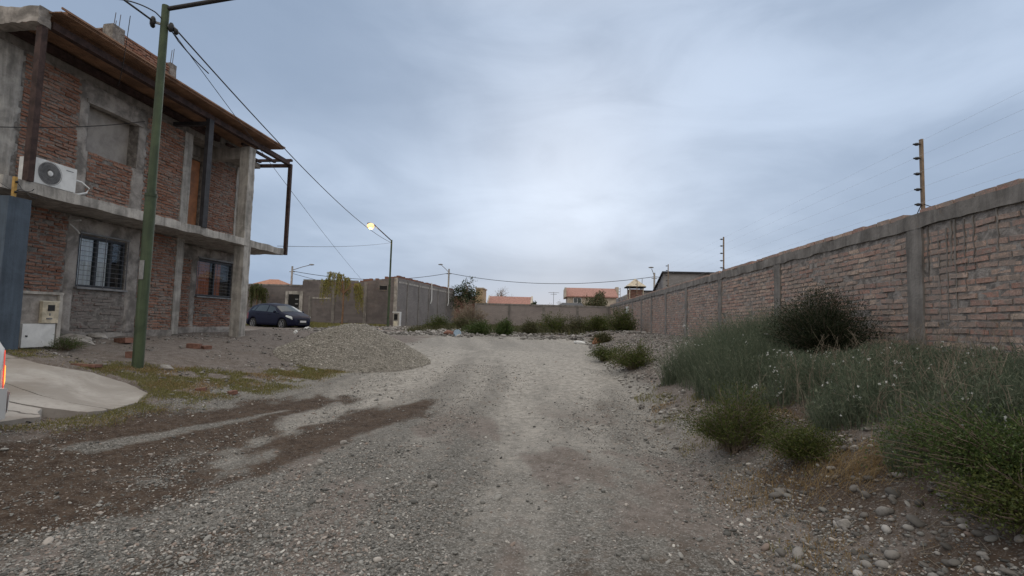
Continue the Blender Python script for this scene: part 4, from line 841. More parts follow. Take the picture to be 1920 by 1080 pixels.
cable('sagging cable between the distant poles, across the far sky', [(-32.5, 60, 7.2), (-14.55, 70, 8.3), (13.37, 65, 7.9), (40, 62, 8.2)], [1.0, 1.2, .8], .035); cable('second distant cable dropping behind the block building', [(-32.5, 60, 6.9), (-16, 62, 4.2)], [.4], .025)

# ------------------------------------------------------------------ distant houses and structures
def dist(name, loc, label, cat='house', group='houses beyond the walls'): t = thing(name, loc, label, cat, group); return t, np.array(loc, float)
t, o = dist('tiled_house', (-4.5, 57, 1), 'low house with a pinkish red tiled roof, left of centre beyond the far wall')
mb = MB(); mb.prism([(55, 3.15), (57.6, 4.50), (57.6, 4.40), (55.1, 3.0)], 0, -7.0, -2.2); mb.prism([(57.6, 4.50), (60.2, 3.15), (60.1, 3.0), (57.6, 4.40)], 0, -7.0, -2.2); mb.build('roof', K['tile'], t, o); MB().box((-6.8, 55.4, .9), (-2.6, 59.8, 3.1)).build('wall', K['wallw'], t, o)
mb = MB(); mb.prism([(54.9, 3.05), (57.6, 4.60), (60.3, 3.05), (60.3, .9), (54.9, .9)], 0, -2.199, -2.0); mb.prism([(54.9, 3.05), (57.6, 4.60), (60.3, 3.05), (60.3, .9), (54.9, .9)], 0, -7.15, -7.001); mb.build('gable', K['wallw'], t, o)
t, o = dist('tiled_house', (5, 63, 1), 'two-storey cream house with a long red tiled roof and one window, beyond the far wall')
MB().box((2.1, 60.5, .9), (8.0, 66, 4.93)).build('wall', K['wallw'], t, o); mb = MB(); mb.prism([(60.1, 4.90), (63.2, 6.1), (66.4, 4.9), (66.4, 4.8), (60.1, 4.78)], 0, 1.95, 8.15); mb.build('roof', K['tile'], t, o)
MB().box((1.75, 60.1, 4.75), (1.949, 66, 5.9)).box((8.151, 62.4, 4.9), (8.5, 63.6, 6.25)).build('gable_end', K['wallw'], t, o); w_ = MB().box((2.8, 60.42, 4.05), (3.8, 60.49, 4.72)).build('window', K['white'], t, o); MB().box((2.88, 60.39, 4.1), (3.27, 60.419, 4.67)).box((3.34, 60.39, 4.1), (3.72, 60.419, 4.67)).build('pane', K['carglass'], w_, o)
t, o = dist('ochre_house', (-8.5, 54, 1), 'small ochre house end showing past the leafy tree'); MB().box((-8.0, 53, .9), (-7.25, 56, 5.05)).build('wall', M('ochre_render', (.42, .31, .19), .9, .2, 2), t, o); MB().box((-10.4, 53.3, .9), (-8.01, 56, 4.25)).build('brick_wing', K['redbrick_x'], t, o); MB().box((-8.1, 52.9, 5.051), (-7.15, 56.1, 5.16)).build('coping', K['wallw'], t, o)
t, o = dist('tiled_house', (-33.3, 58, 1), 'orange tiled roof peeping over the yard wall, behind the house column'); MB().box((-36, 56, .9), (-31.5, 61, 4.9)).build('wall', K['wallw'], t, o); mb = MB(); mb.add([(-36.3, 55.7, 4.85), (-31.2, 55.7, 4.85), (-31.2, 61.3, 4.85), (-36.3, 61.3, 4.85), (-34.3, 58.2, 5.95), (-33.2, 58.2, 5.95)], [(0, 3, 2, 1), (0, 1, 5, 4), (2, 3, 4, 5)]); mb.add([(-36.3, 55.7, 4.85), (-36.3, 61.3, 4.85), (-34.3, 58.2, 5.95), (-31.2, 55.7, 4.85), (-31.2, 61.3, 4.85), (-33.2, 58.2, 5.95)], [(0, 2, 1), (3, 4, 5)]); mb.build('roof', M('orange_tiles', (.40, .20, .13), .85, .25, 6), t, o)
t, o = dist('grey_house', (8, 28, 1), 'grey rendered house with a dark sloping roof edge behind the long brick wall', group='buildings behind the brick wall')
mb = MB(); mb.prism([(26.2, .9), (26.2, 4.30), (29.2, 3.2), (29.2, .9)], 0, 5.85, 9.5); mb.build('wall', K['greyroof'], t, o); mb = MB(); mb.prism([(26.05, 4.303), (26.05, 4.39), (29.4, 3.18), (29.4, 3.09), (26.2, 4.303)], 0, 5.75, 9.6); mb.build('roof', K['steel'], t, o)
t, o = dist('grey_house', (7, 38, 1), 'low grey block shed between the chimney and the far corner', 'shed', 'buildings behind the brick wall'); mb = MB(); mb.prism([(5.25, .9), (5.25, 3.6), (6.15, 4.05), (9, 4.0), (9, .9)], 1, 36.5, 40); mb.build('wall', K['greyroof'], t, o); MB().box((6.2, 36.4, 4.02), (9.1, 40, 4.1)).build('roof', K['steel'], t, o)
t, o = dist('chimney', (5.62, 33.4, 1), 'brick chimney with a small hipped cap on thin posts above the brick wall', 'chimney', 'buildings behind the brick wall')
MB().box((5.22, 33, .9), (6.05, 33.8, 3.92)).build('stack', K['redbrick_x'], t, o)
for x in (5.2, 6.07):
    for y in (32.96, 33.84): MB().bar((x, y, 1), (x, y, 4.2), .06).build('post', K['cream'], t, o)
mb = MB(); c = [(4.98, 32.75, 4.10), (6.24, 32.75, 4.10), (6.24, 34.05, 4.10), (4.98, 34.05, 4.10), (5.61, 33.4, 4.66)]; mb.add(c, [(0, 1, 4), (1, 2, 4), (2, 3, 4), (3, 0, 4)]); mb.add(c, [(3, 2, 1, 0)]); mb.build('cap', K['cream'], t, o); MB().box((5.0, 32.77, 4.03), (6.22, 34.03, 4.098)).build('cap_rim', K['dark'], t, o)
MB().tube([(6.15, 33.9, 3.3), (6.17, 33.9, 4.75)], .02, 5).build('mast', K['galv'], t, o)
t, o = dist('shade_canopy', (1.9, 46, 1), 'black shade-cloth canopy just over the far wall', 'canopy'); mb = MB(); mb.add([(.5, 44.5, 3.02), (3.15, 44.5, 3.0), (3.0, 47, 3.5), (1.2, 47, 3.5), (.5, 44.5, 2.9), (3.15, 44.5, 2.9), (3.0, 47, 3.4), (1.2, 47, 3.4)], [(0, 1, 2, 3), (7, 6, 5, 4), (0, 4, 5, 1), (1, 5, 6, 2), (2, 6, 7, 3), (3, 7, 4, 0)]); mb.build('canopy_cloth', K['tarp'], t, o)
for x, y, z in ((.6, 44.6, 2.9), (3.05, 44.6, 2.9), (1.3, 46.9, 3.4), (2.95, 46.9, 3.4)): MB().bar((x, y, .9), (x, y, z), .08).build('post', K['galv'], t, o)
t = thing('antenna', (.4, 56, 1), 'thin television aerial left of the two-storey house', 'aerial'); MB().tube([(0, 0, 0), (0, 0, 4.05)], .025, 5).build('mast', K['galv'], t); MB().tube([(-.6, 0, 3.98), (.6, 0, 3.98)], .022, 5).tube([(-.35, 0, 3.8), (.35, 0, 3.8)], .022, 5).build('crossbar', K['galv'], t)
tag(MB().rbox((4.9, 31.8, 2.25), (4.985, 32.6, 2.75), .2, .006, 3).build('wall_sign', K['white'], None, (4.95, 32.2, 2.5)), 'small white panel fixed on the far part of the long brick wall', 'panel')

# ------------------------------------------------------------------ cars
def car(name, loc, rz, label, paint, lit=False, s=1.0):
    t = thing(name, loc, label, 'car', 'parked cars', rz); t.scale = (s, s, s); XS = np.linspace(-2.03, 2.03, 90)
    def prof(pts):
        x, y = np.array(pts).T; v = np.interp(XS, x, y); k = np.exp(-np.linspace(-2, 2, 7) ** 2); k /= k.sum(); return np.convolve(np.pad(v, 3, mode='edge'), k, 'valid')
    top = prof([(-2.03, .66), (-2.0, .98), (-1.86, 1.16), (-1.62, 1.36), (-1.2, 1.45), (-.5, 1.49), (.05, 1.46), (.45, 1.36), (1.12, 1.00), (1.5, .90), (1.78, .80), (1.93, .68), (2.0, .56), (2.03, .44)])
    W_ = prof([(-2.03, .60), (-1.95, .74), (-1.7, .81), (-1, .84), (.9, .84), (1.45, .80), (1.75, .72), (1.95, .56), (2.03, .42)])
    belt = np.minimum(prof([(-2.03, .92), (-1.2, 1.0), (.2, .94), (1.1, .88), (2.03, .7)]), top - .035)
    cab = np.clip((top - belt) / .45, 0, 1); Wr = W_ * (.93 - .20 * cab); zb = prof([(-2.03, .34), (-1.8, .24), (1.8, .22), (2.03, .28)])
    arch = np.zeros_like(XS)
    for xw in (-1.28, 1.27): arch = np.maximum(arch, np.where(np.abs(XS - xw) < .36, .29 + np.sqrt(np.maximum(0, .36 ** 2 - (XS - xw) ** 2)), 0))
    zs = np.maximum(zb, arch)
    def sec(i):
        w, h, b, r, z = W_[i], top[i], belt[i], Wr[i], zs[i]
        return [(0, zb[i]), (.86 * w, max(zb[i], z - .01)), (.985 * w, z + .02), (w, max(z + .04, .55 * b + .12)), (.975 * w, b), (r, h - .05 * cab[i] - .012), (r * .82, h - .008), (0, h + .02 * cab[i] + .012)]
    SEC = np.array([sec(i) for i in range(90)])
    def ev(x, k, side=1):
        f = (x - XS[0]) / (XS[1] - XS[0]); i = int(np.clip(math.floor(f), 0, 88)); a = np.clip(f - i, 0, 1); s_ = SEC[i] * (1 - a) + SEC[i + 1] * a; j = int(np.clip(math.floor(k), 0, 6)); b = k - j; p = s_[j] * (1 - b) + s_[j + 1] * b
        return np.array((x, side * p[0], p[1]))
    ks = np.concatenate([np.linspace(j, j + 1, 4)[:-1] for j in range(7)] + [[7]])
    mb = MB()
    for side in (1, -1):
        V = np.array([[ev(x, k, side) for k in ks] for x in XS]); n, m = V.shape[:2]; q = np.arange(n * m).reshape(n, m); F = np.stack([q[:-1, :-1], q[1:, :-1], q[1:, 1:], q[:-1, 1:]], -1).reshape(-1, 4)
        mb.add(V.reshape(-1, 3), F if side == 1 else F[:, ::-1], True)
        for e in (0, -1): mb.add(V[e], [list(range(m)) if (e == 0) == (side == -1) else list(range(m))[::-1]])
    mb.build('body', paint, t)
    def patch(name, mat, cs, side, off=.008, parent=t, nu=10, nv=6):
        """skin patch between four (x, k) corners, lifted off the body; corners: bottom rear, bottom front, top front, top rear"""
        U, Vv = np.meshgrid(np.linspace(0, 1, nu), np.linspace(0, 1, nv), indexing='ij'); c = np.array(cs, float)
        XK = (c[0] * ((1 - U) * (1 - Vv))[..., None] + c[1] * (U * (1 - Vv))[..., None] + c[2] * (U * Vv)[..., None] + c[3] * ((1 - U) * Vv)[..., None])
        sides = side if side else None; P = np.zeros(U.shape + (3,))
        for idx in np.ndindex(U.shape):
            x, k = XK[idx]; sd = side
            if side == 0: sd = 1 if k <= 7 else -1; k = k if k <= 7 else 14 - k
            P[idx] = ev(x, min(k, 6.999), sd)
        du = np.gradient(P, axis=0); dv = np.gradient(P, axis=1); N = np.cross(du, dv); N /= np.linalg.norm(N, axis=-1)[..., None] + 1e-9; c0 = np.array((0, 0, .7)); N *= np.sign(((P - c0) * N).sum(-1))[..., None]
        P = P + N * off; q = np.arange(U.size).reshape(U.shape); m = MB(); m.add(P.reshape(-1, 3), np.stack([q[:-1, :-1], q[1:, :-1], q[1:, 1:], q[:-1, 1:]], -1).reshape(-1, 4), True); return m.build(name, mat, parent)
    for sd in (1, -1):
        patch('side_window', K['carglass'], [(-.02, 4.10), (.98, 4.10), (.46, 4.86), (-.02, 4.90)], sd); patch('side_window', K['carglass'], [(-1.15, 4.10), (-.10, 4.10), (-.10, 4.90), (-.98, 4.88)], sd); patch('side_window', K['carglass'], [(-1.55, 4.25), (-1.22, 4.12), (-1.06, 4.86), (-1.36, 4.70)], sd)
        patch('headlight', K['lampglass'], [(1.52, 3.75), (1.90, 3.45), (1.86, 4.5), (1.55, 4.25)], sd, .012)
        tl = patch('tail_lamp', K['stop'] if lit else K['redlens'], [(-1.995, 2.75), (-1.76, 2.85), (-1.74, 3.9), (-1.96, 3.95)], sd, .006)
        if lit: patch('lamp_core', K['stop2'], [(-1.99, 2.95), (-1.82, 3.0), (-1.80, 3.45), (-1.975, 3.45)], sd, .010, tl)
        patch('bumper_corner', paint, [(-2.0, 1.25), (-1.66, 1.25), (-1.62, 2.72), (-1.99, 2.62)], sd, .055)
        for x0, x1 in ((-.06, -.045), (1.0, 1.012), (-1.12, -1.108)): patch('door_seam', K['black'], [(x0, 2.6), (x1, 2.6), (x1, 4.05), (x0, 4.05)], sd, .003)
        for x in (.18, -.85): MB().box((x - .09, sd * .845 - .014, .84), (x + .09, sd * .845 + .014, .865)).build('door_handle', paint, t)
        MB().blob((.80, sd * .93, 1.0), (.07, .10, .075), 3, amp=.05).tube([(.82, sd * .80, .95), (.80, sd * .9, .98)], .02, 6).build('wing_mirror', paint, t)
        for xw in (-1.28, 1.27):
            ty = MB(); pr = [(.20, .20), (.285, .205), (.305, .16), (.305, .06), (.285, .015), (.20, .02)]; n = 28
            V = np.array([[(r * math.cos(a), d, r * math.sin(a)) for (r, d) in pr] for a in np.arange(n) * 2 * math.pi / n]); q = np.arange(n * 6).reshape(n, 6); q2 = np.roll(q, -1, 0); V = V.reshape(-1, 3) * [1, sd, 1] + [xw, sd * .62, .305]
            ty.add(V, np.stack([q[:, :-1], q[:, 1:], q2[:, 1:], q2[:, :-1]], -1).reshape(-1, 4), True); wh = ty.build('wheel', K['tyre'], t)
            rm = MB(); yy = sd * (.62 + .185)
            for a in np.arange(6) * math.pi / 3: rm.bar((xw, yy, .305), (xw + .19 * math.cos(a), yy, .305 + .19 * math.sin(a)), .07, .02)
            rm.tube([(xw + .19 * math.cos(a), yy, .305 + .19 * math.sin(a)) for a in np.linspace(0, 2 * math.pi, 25)], .018, 5, False); rm.blob((xw, yy, .305), (.05, .02, .05), 1, amp=0); rm.build('rim', K['rim'], wh)
            MB().blob((xw, sd * .56, .33), (.35, .2, .33), 1, 8, 16, 0).build('wheel_well', K['black'], t)
    patch('windscreen', K['carglass'], [(1.08, 5.15), (1.08, 8.85), (.50, 8.75), (.50, 5.25)], 0, .008, t, 14, 8); patch('rear_window', K['carglass'], [(-1.88, 5.2), (-1.88, 8.8), (-1.58, 8.75), (-1.58, 5.25)], 0, .008, t, 14, 8)
    MB().rbox((-2.13, -.60, .30), (-2.02, .60, .58), .06, .002, 3).build('rear_bumper', paint, t)
    MB().box((2.02, -.20, .42), (2.05, .20, .53)).build('number_plate', K['plate'], t); MB().box((-2.075, -.2, .64), (-2.03, .2, .76)).build('number_plate', K['plate'], t)
    MB().box((1.985, -.34, .56), (2.025, .34, .60)).box((2.0, -.3, .31), (2.035, .3, .39)).build('front_grille', K['black'], t)
    MB().bar((1.0, -.5, 1.06), (1.02, .1, 1.07), .02).build('wiper', K['black'], t)
    return t
car('parked_car', (-16.1, 28.6, gz(-15, 28) - .13), rad(-24), 'dark navy hatchback parked behind the gravel heap, before the yard wall', K['navy'], s=1.02)
car('parked_car', (-7.48, 3.85, .16), rad(180), 'silver-white car with a glowing red tail lamp, cut by the left edge', K['silver'], True, 1.06)

# ------------------------------------------------------------------ vegetation
def leafquads(mb, P, D, L, Wd, rg):
    n = len(P); D = D / (np.linalg.norm(D, axis=1)[:, None] + 1e-9); S_ = np.cross(D, rg.normal(0, 1, (n, 3))); S_ /= np.linalg.norm(S_, axis=1)[:, None] + 1e-9
    L = L[:, None]; Wd = Wd[:, None]; V = np.stack([P, P + D * L * .45 + S_ * Wd / 2, P + D * L, P + D * L * .45 - S_ * Wd / 2], 1).reshape(-1, 3)
    mb.add(V, np.arange(4 * n).reshape(n, 4))
def stems_for(rg, n, rx, ry, h, droop=.0, spread=1.0, base=.12, zmin=.55, irr=1.0):
    """curved stems fanning out of a base; returns (n, 6, 3)"""
    a = rg.uniform(0, 2 * math.pi, n); r = np.sqrt(rg.uniform(0, 1, n)) * spread; ex, ey = rx * r * np.cos(a), ry * r * np.sin(a)
    lob = 1 + irr * (-.22 + .5 * vnoise(2.2 * np.cos(a) + 7, 2.2 * np.sin(a) + n, 3)); ex, ey = ex * lob, ey * lob; hz = h * (1 - .55 * r ** 2.2) * rg.uniform(zmin, 1.0, n) * (1 + irr * (-.3 + .55 * vnoise(a * 1.3, r * 2 + n, 5))); t = np.linspace(0, 1, 6)[None, :]
    bx, by = rg.normal(0, base * rx, n), rg.normal(0, base * ry, n)
    X = bx[:, None] + (ex - bx)[:, None] * t ** 1.15; Y = by[:, None] + (ey - by)[:, None] * t ** 1.15; Z = hz[:, None] * (t ** .8) - droop * h * (t ** 3) * r[:, None]
    Q = np.stack([X, Y, Z], -1); Q += rg.normal(0, .018 * h, Q.shape) * t[..., None]; return Q
def bush(name, x, y, rx, ry, h, label, cat, mat, n=60, lv=90, L=.028, Wd=.012, seed=0, group=None, z=None, t0=.25, spreadl=.05, stem='twig', rs=.004, droop=0, zmin=.55, irr=.8):
    rg = np.random.default_rng(seed); z = gz(x, y) - .02 if z is None else z; t = thing(name, (x, y, z), label, cat, group)
    Q = stems_for(rg, n, rx, ry, h, droop, zmin=zmin, irr=irr); sm_ = MB()
    for q in Q: sm_.tube(q, np.linspace(rs * 1.6, rs * .5, 6), 4, False)
    sm_.build('stem', K[stem], t)
    m = n * lv; i = rg.integers(0, n, m); dn = rg.uniform(1 - .85 * irr, 1.0, n); s = t0 + (1 - t0) * rg.uniform(0, 1, m) ** .75; kk = rg.uniform(0, 1, m) < dn[i]; i, s = i[kk], s[kk]; m = len(i); f = s * 5; k = np.minimum(f.astype(int), 4); w = (f - k)[:, None]
    P = Q[i, k] * (1 - w) + Q[i, k + 1] * w; T = Q[i, k + 1] - Q[i, k]; T /= np.linalg.norm(T, axis=1)[:, None] + 1e-9
    P = P + rg.normal(0, spreadl, P.shape) * (.4 + s[:, None]); D = T * .7 + rg.normal(0, .6, P.shape); D[:, 2] += .15
    P[:, 2] = np.maximum(P[:, 2], .01); fm = MB(); leafquads(fm, P, D, L * rg.uniform(.6, 1.4, m), Wd * rg.uniform(.7, 1.3, m), rg); fm.build('foliage', K[mat], t); return t
G1 = 'shrubs on the right bank'; G2 = 'shrubs on the waste ground'
bush('dark_bush', 4.12, 7.85, .80, .60, 1.22, 'rounded dark green bush standing against the long brick wall, above the pale weeds', 'bush', 'darkbush', 260, 200, .036, .009, 1, G1, None, .10, .05, 'twig', .0035, 0, .5, .35)
bush('low_shrub', 2.02, 5.55, .60, .48, .78, 'olive green shrub at the road edge, left of the bare soil gap', 'shrub', 'jarilla', 130, 190, .022, .010, 2, G1, None, .38, .035, zmin=.45, irr=1.1)
bush('low_shrub', 2.28, 4.70, .40, .30, .38, 'smaller olive shrub just in front of the bare soil gap', 'shrub', 'jarilla', 90, 170, .021, .009, 3, G1, None, .2, .03)
bush('leafy_shrub', 2.86, 3.26, .74, .46, .54, 'bright-tipped green shrub filling the lower right corner', 'shrub', 'jarilla2', 260, 230, .020, .010, 4, G1, None, .3, .035, zmin=.3, irr=1.25)
bush('leafy_shrub', 2.62, 2.86, .52, .28, .36, 'dark low shrub at the foot of the bright-tipped shrub, lower right', 'shrub', 'jarilla', 130, 200, .019, .009, 5, G1, None, .2, .04, zmin=.3, irr=1.2)
bush('low_shrub', 2.0, 12.1, .62, .7, .70, 'dark green shrub leaning over the right road edge, midway', 'shrub', 'jarilla', 110, 90, .04, .018, 6, G1, None, .2, .05)
bush('low_shrub', 1.62, 14.6, .42, .5, .50, 'smaller shrub behind the midway road-edge shrub', 'shrub', 'jarilla', 70, 80, .045, .02, 7, G1, None, .2, .05)
for i, (x, y, rx, ry, h, mat, lab) in enumerate([
    (-6.8, 30, .9, .6, .85, 'jarilla', 'dark shrub in front of the block building side wall'), (-5.6, 31.5, .9, .6, .8, 'olive', 'brownish olive shrub before the dry reeds'), (-3.45, 24.4, .72, .5, .70, 'jarilla2', 'fresh green shrub right of the pale blue bucket'),
    (-2.2, 24.4, .36, .3, .70, 'jarilla2', 'narrow upright green shrub on the rubble, left of centre'), (-1.0, 26, .5, .4, .72, 'olive', 'yellowish olive shrub on the rubble at the centre'), (.35, 29.5, 1.15, .8, 1.25, 'jarilla', 'broad dark shrub before the middle of the far wall'),
    (1.7, 29, .9, .7, 1.05, 'olive', 'brown-green shrub between the two dark shrubs of the far corner'), (2.75, 28.4, .8, .7, 1.10, 'jarilla', 'dark green shrub left of the corner shrub'), (3.75, 26.2, .85, .8, 1.35, 'jarilla', 'tallest dark shrub against the end of the long brick wall'),
    (-.9, 31, .8, .6, .65, 'olive', 'low olive shrub at the foot of the far wall'), (-3.0, 33, 1.0, .6, .6, 'olive', 'low straggling shrub below the left of the far wall'), (2.2, 20.8, .3, .3, .30, 'olive', 'tiny shrub beside the orange sack')]):
    bush('shrub', x, y, rx, ry, h, lab, 'shrub', mat, 110, 90, .085, .034, 20 + i, G2, None, .1, .08, 'twig', .008, 0, .35, .95)
# dry reeds by the end of the compound wall
bush('dry_reeds', -6.3, 39, 1.5, .6, 2.25, 'tall dry reeds and bare stalks beyond the block building', 'reeds', 'reed', 150, 40, .16, .03, 40, None, None, .2, .06, 'paletwig', .012, 0, .6)

def tree(x, y, h, cr, label, mat, seed, trunk_h, group='trees beyond the walls', nb=26, lv=120, L=.16, Wd=.10, dens=1.0, flat=.8):
    rg = np.random.default_rng(seed); z = gz(x, y) - .05; t = thing('tree', (x, y, z), label, 'tree', group); tr = MB()
    tr.tube([(0, 0, 0), (.05, .02, trunk_h * .6), (.0, .05, trunk_h), (.1, .1, h * .8)], [.14, .11, .09, .03], 8); P = []; T = []
    for b in range(nb):
        a = rg.uniform(0, 2 * math.pi); el = rg.uniform(-.15, 1.2); s0 = np.array((0, 0, trunk_h * rg.uniform(.75, 1.3))); ln = cr * rg.uniform(.55, 1.05)
        e = s0 + np.array((math.cos(a) * math.cos(el) * ln, math.sin(a) * math.cos(el) * ln, math.sin(el) * ln * (h - trunk_h) / cr * flat)); mdp = (s0 + e) / 2 + rg.normal(0, .08, 3) + [0, 0, .1]
        tr.tube([s0, mdp, e], [.05, .03, .012], 5, False)
        m = int(lv * dens); w = rg.uniform(.35, 1.12, m)[:, None]; q = s0 * (1 - w) + e * w + rg.normal(0, .20 * cr * .5, (m, 3)); P.append(q); T.append(np.tile((e - s0)[None], (m, 1)) * .5 + rg.normal(0, 1, (m, 3)))
    tr.build('trunk', K['bark'], t); P = np.concatenate(P); T = np.concatenate(T); fm = MB(); leafquads(fm, P, T, L * rg.uniform(.6, 1.3, len(P)), Wd * rg.uniform(.7, 1.3, len(P)), rg); fm.build('crown', K[mat], t)
tree(-8.7, 50.5, 5.35, 1.75, 'dark leafy tree rising behind the block building, beside the distant pole', 'treeleaf', 3, 2.6)
tree(-6.0, 60, 4.9, 1.6, 'thin bare-branched tree behind the pink tiled roof', 'reed', 4, 2.6, dens=.30, L=.3, Wd=.03); tree(-.6, 53, 3.0, 1.3, 'grey bare shrub-like tree left of the black canopy', 'reed', 5, 1.4, dens=.35, L=.25, Wd=.03); tree(-1.6, 51, 2.9, .55, 'small dark conifer right of the pink tiled roof', 'treeleaf', 6, 1.2)
tree(4.1, 47.5, 3.3, 1.8, 'spreading olive tree before the two-storey house', 'olive', 7, 1.5, nb=34); tree(5.4, 55, 4.6, 1.4, 'brownish tree at the right end of the two-storey house', 'olive', 8, 2.3); tree(-34.5, 52, 5.3, 1.1, 'dark tree top behind the house column, left of the orange roof', 'treeleaf', 9, 3.2); tree(1.5, 62, 3.6, 1.3, 'faint bare tree between the two tiled houses', 'reed', 10, 1.6, dens=.3, L=.3, Wd=.03)

def weeping(x, y, h, r, label, mat, seed, ns=70, split=True, zt=None):
    rg = np.random.default_rng(seed); z = gz(x, y) - .05; t = thing('willow_tree', (x, y, z), label, 'tree', 'willows by the yard wall'); tr = MB(); th = h * .60
    tr.tube([(0, 0, 0), (.03, 0, th * .5), (0, .02, th)], [.075, .06, .05], 8); lv = MB(); LP = []; LD = []
    limbs = [((-.85, 0, h), .55), ((-.45, .15, h * .99), .5), ((-.15, -.1, h * .95), .45), ((.75, .1, h * .80), .4), ((1.0, -.1, h * .76), .35), ((-1.15, .1, h * .86), .5), ((.1, .2, h * .9), .4)] if split else [((math.cos(a) * r * .6, math.sin(a) * r * .6, h * rg.uniform(.85, 1)), .5) for a in np.arange(7)]
    for (e, _l) in limbs:
        e = np.array(e) * ([r / 1.2, r / 1.2, 1]); tr.tube([(0, .02, th), e * .5 + np.array((0, 0, th * .5 + .25)), e], [.04, .025, .012], 5, False)
        for k in range(ns // 7):
            s = e + rg.normal(0, .16, 3) * [1, 1, .5]; ln = rg.uniform(.5, 1) * (h * .52); d = np.array((np.sign(e[0]) * rg.uniform(.0, .28), rg.normal(0, .12), 0)); tt = np.linspace(0, 1, 9)[:, None]
            q = s + d * tt * 1.0 + np.array((0, 0, 1.0)) * (.10 * np.sin(tt * 2.2) - ln * tt ** 1.4); tr.tube(q, .006, 3, False); m = 70; w = rg.uniform(0, 8, m); i = np.minimum(w.astype(int), 7); f = (w - i)[:, None]
            LP.append(q[i] * (1 - f) + q[i + 1] * f + rg.normal(0, .03, (m, 3))); dd_ = q[i + 1] - q[i]; LD.append(dd_ / np.linalg.norm(dd_, axis=1)[:, None] + rg.normal(0, .35, (m, 3)))
    tr.build('trunk', K['willowbark'] if 'willowbark' in K else K['bark'], t); LP = np.concatenate(LP); leafquads(lv, LP, np.concatenate(LD), rg.uniform(.10, .18, len(LP)), rg.uniform(.022, .038, len(LP)), rg); lv.build('crown', K[mat], t)
weeping(-14.78, 34.5, 3.9, 1.5, 'young weeping willow with yellowing strands before the block building', 'willow', 1, 84); weeping(-21.9, 35.6, 3.0, .85, 'dark drooping willow half hidden by the house column', 'willow_dark', 2, 70, False)

# tall pale weeds with white seed heads along the right wall (too many to count)
rg = np.random.default_rng(21)
WEED = [(2.05, 8.9), (2.35, 7.2), (2.62, 5.9), (2.78, 5.2), (2.66, 4.4), (2.62, 3.8), (3.0, 3.5), (3.6, 2.8), (4.9, 2.6), (4.95, 6.5), (4.95, 11.2), (3.6, 10.6), (2.4, 10.2)]
n = 60000; X = rg.uniform(1.9, 5, n); Y = 2.5 + rg.uniform(0, 1, n) ** 1.25 * 9; d = polydist(X, Y, WEED); cl = fbm(X * 1.8, Y * 1.8, 77)
k = (d + (cl - .5) * .8 > .02) & (rg.uniform(0, 1, n) < .30 + 1.0 * sm(.35, .62, cl)) ; X, Y, d, cl = X[k], Y[k], d[k], cl[k]
k = rg.uniform(0, 1, len(X)) < .85; X, Y, d, cl = X[k], Y[k], d[k], cl[k]; n = len(X)
Hh = (.30 + .32 * sm(7.0, 8.6, Y + .55 * (3.6 - X)) * sm(11.5, 9.6, Y) + .10 * sm(3.4, 2.6, X)) * (.55 + .9 * cl) * rg.uniform(.55, 1.25, n) * (.6 + .4 * sm(0, .4, d)) * (1 - .45 * sm(3.9, 4.9, X) * sm(8, 6, Y)) * (1 - .6 * np.exp(-((X - 3.9) / .7) ** 2 - ((Y - 7.5) / .8) ** 2))
lean = rg.normal(0, .24, (n, 2)) + np.stack([-.14 + .3 * (fbm(X * .9, Y * .9, 5) - .5), .25 * (fbm(X * .9 + 9, Y * .9, 6) - .5)], 1); Z = ground(X, Y) - .01
def blades(mb, X, Y, Z, H, lean, w, rg, seg=4):
    n = len(X); t = np.linspace(0, 1, seg + 1); a = rg.uniform(0, math.pi, n); sx, sy = np.cos(a)[:, None] * w[:, None], np.sin(a)[:, None] * w[:, None]
    cx = X[:, None] + lean[:, :1] * H[:, None] * t ** 1.8; cy = Y[:, None] + lean[:, 1:] * H[:, None] * t ** 1.8; cz = Z[:, None] + H[:, None] * (t - .18 * (lean ** 2).sum(1)[:, None] * t ** 2); tw = (1 - .85 * t)[None]
    V = np.stack([np.stack([cx - sx * tw, cy - sy * tw, cz], -1), np.stack([cx + sx * tw, cy + sy * tw, cz], -1)], 2).reshape(-1, 3); b = (np.arange(n) * 2 * (seg + 1))[:, None]; i = np.arange(seg)[None] * 2
    mb.add(V, np.stack([b + i, b + i + 1, b + i + 3, b + i + 2], -1).reshape(-1, 4)); return cx, cy, cz
mb = MB(); cx, cy, cz = blades(mb, X, Y, Z, Hh, lean, np.full(n, .0024) + .0003 * Y, rg)
m = n * 5; i = rg.integers(0, n, m); s = rg.integers(1, 5, m); P = np.stack([cx[i, s], cy[i, s], cz[i, s]], 1) + rg.normal(0, .012, (m, 3)); D = rg.normal(0, .6, (m, 3)); D[:, 2] += .8; leafquads(mb, P, D, rg.uniform(.03, .07, m), rg.uniform(.004, .009, m), rg)
tag(mb.build('tall_weeds', K['weed']), 'tall grey-green weeds growing along the foot of the brick wall', 'weeds', kind='stuff')
i = rg.choice(n, 330, replace=False); i = i[(fbm(X[i] * 1.5, Y[i] * 1.5, 15) > .53)]; mb = MB()
for a in i:
    for _ in range(rg.integers(1, 5)): c = np.array((cx[a, 4], cy[a, 4], cz[a, 4])) + rg.normal(0, .022, 3); q = rg.normal(0, 1, (14, 3)); leafquads(mb, np.tile(c, (14, 1)), q, np.full(14, .014), np.full(14, .008), rg)
tag(mb.build('seed_heads', K['flower']), 'white seed heads dotted over the tall weeds', 'seed heads', kind='stuff')
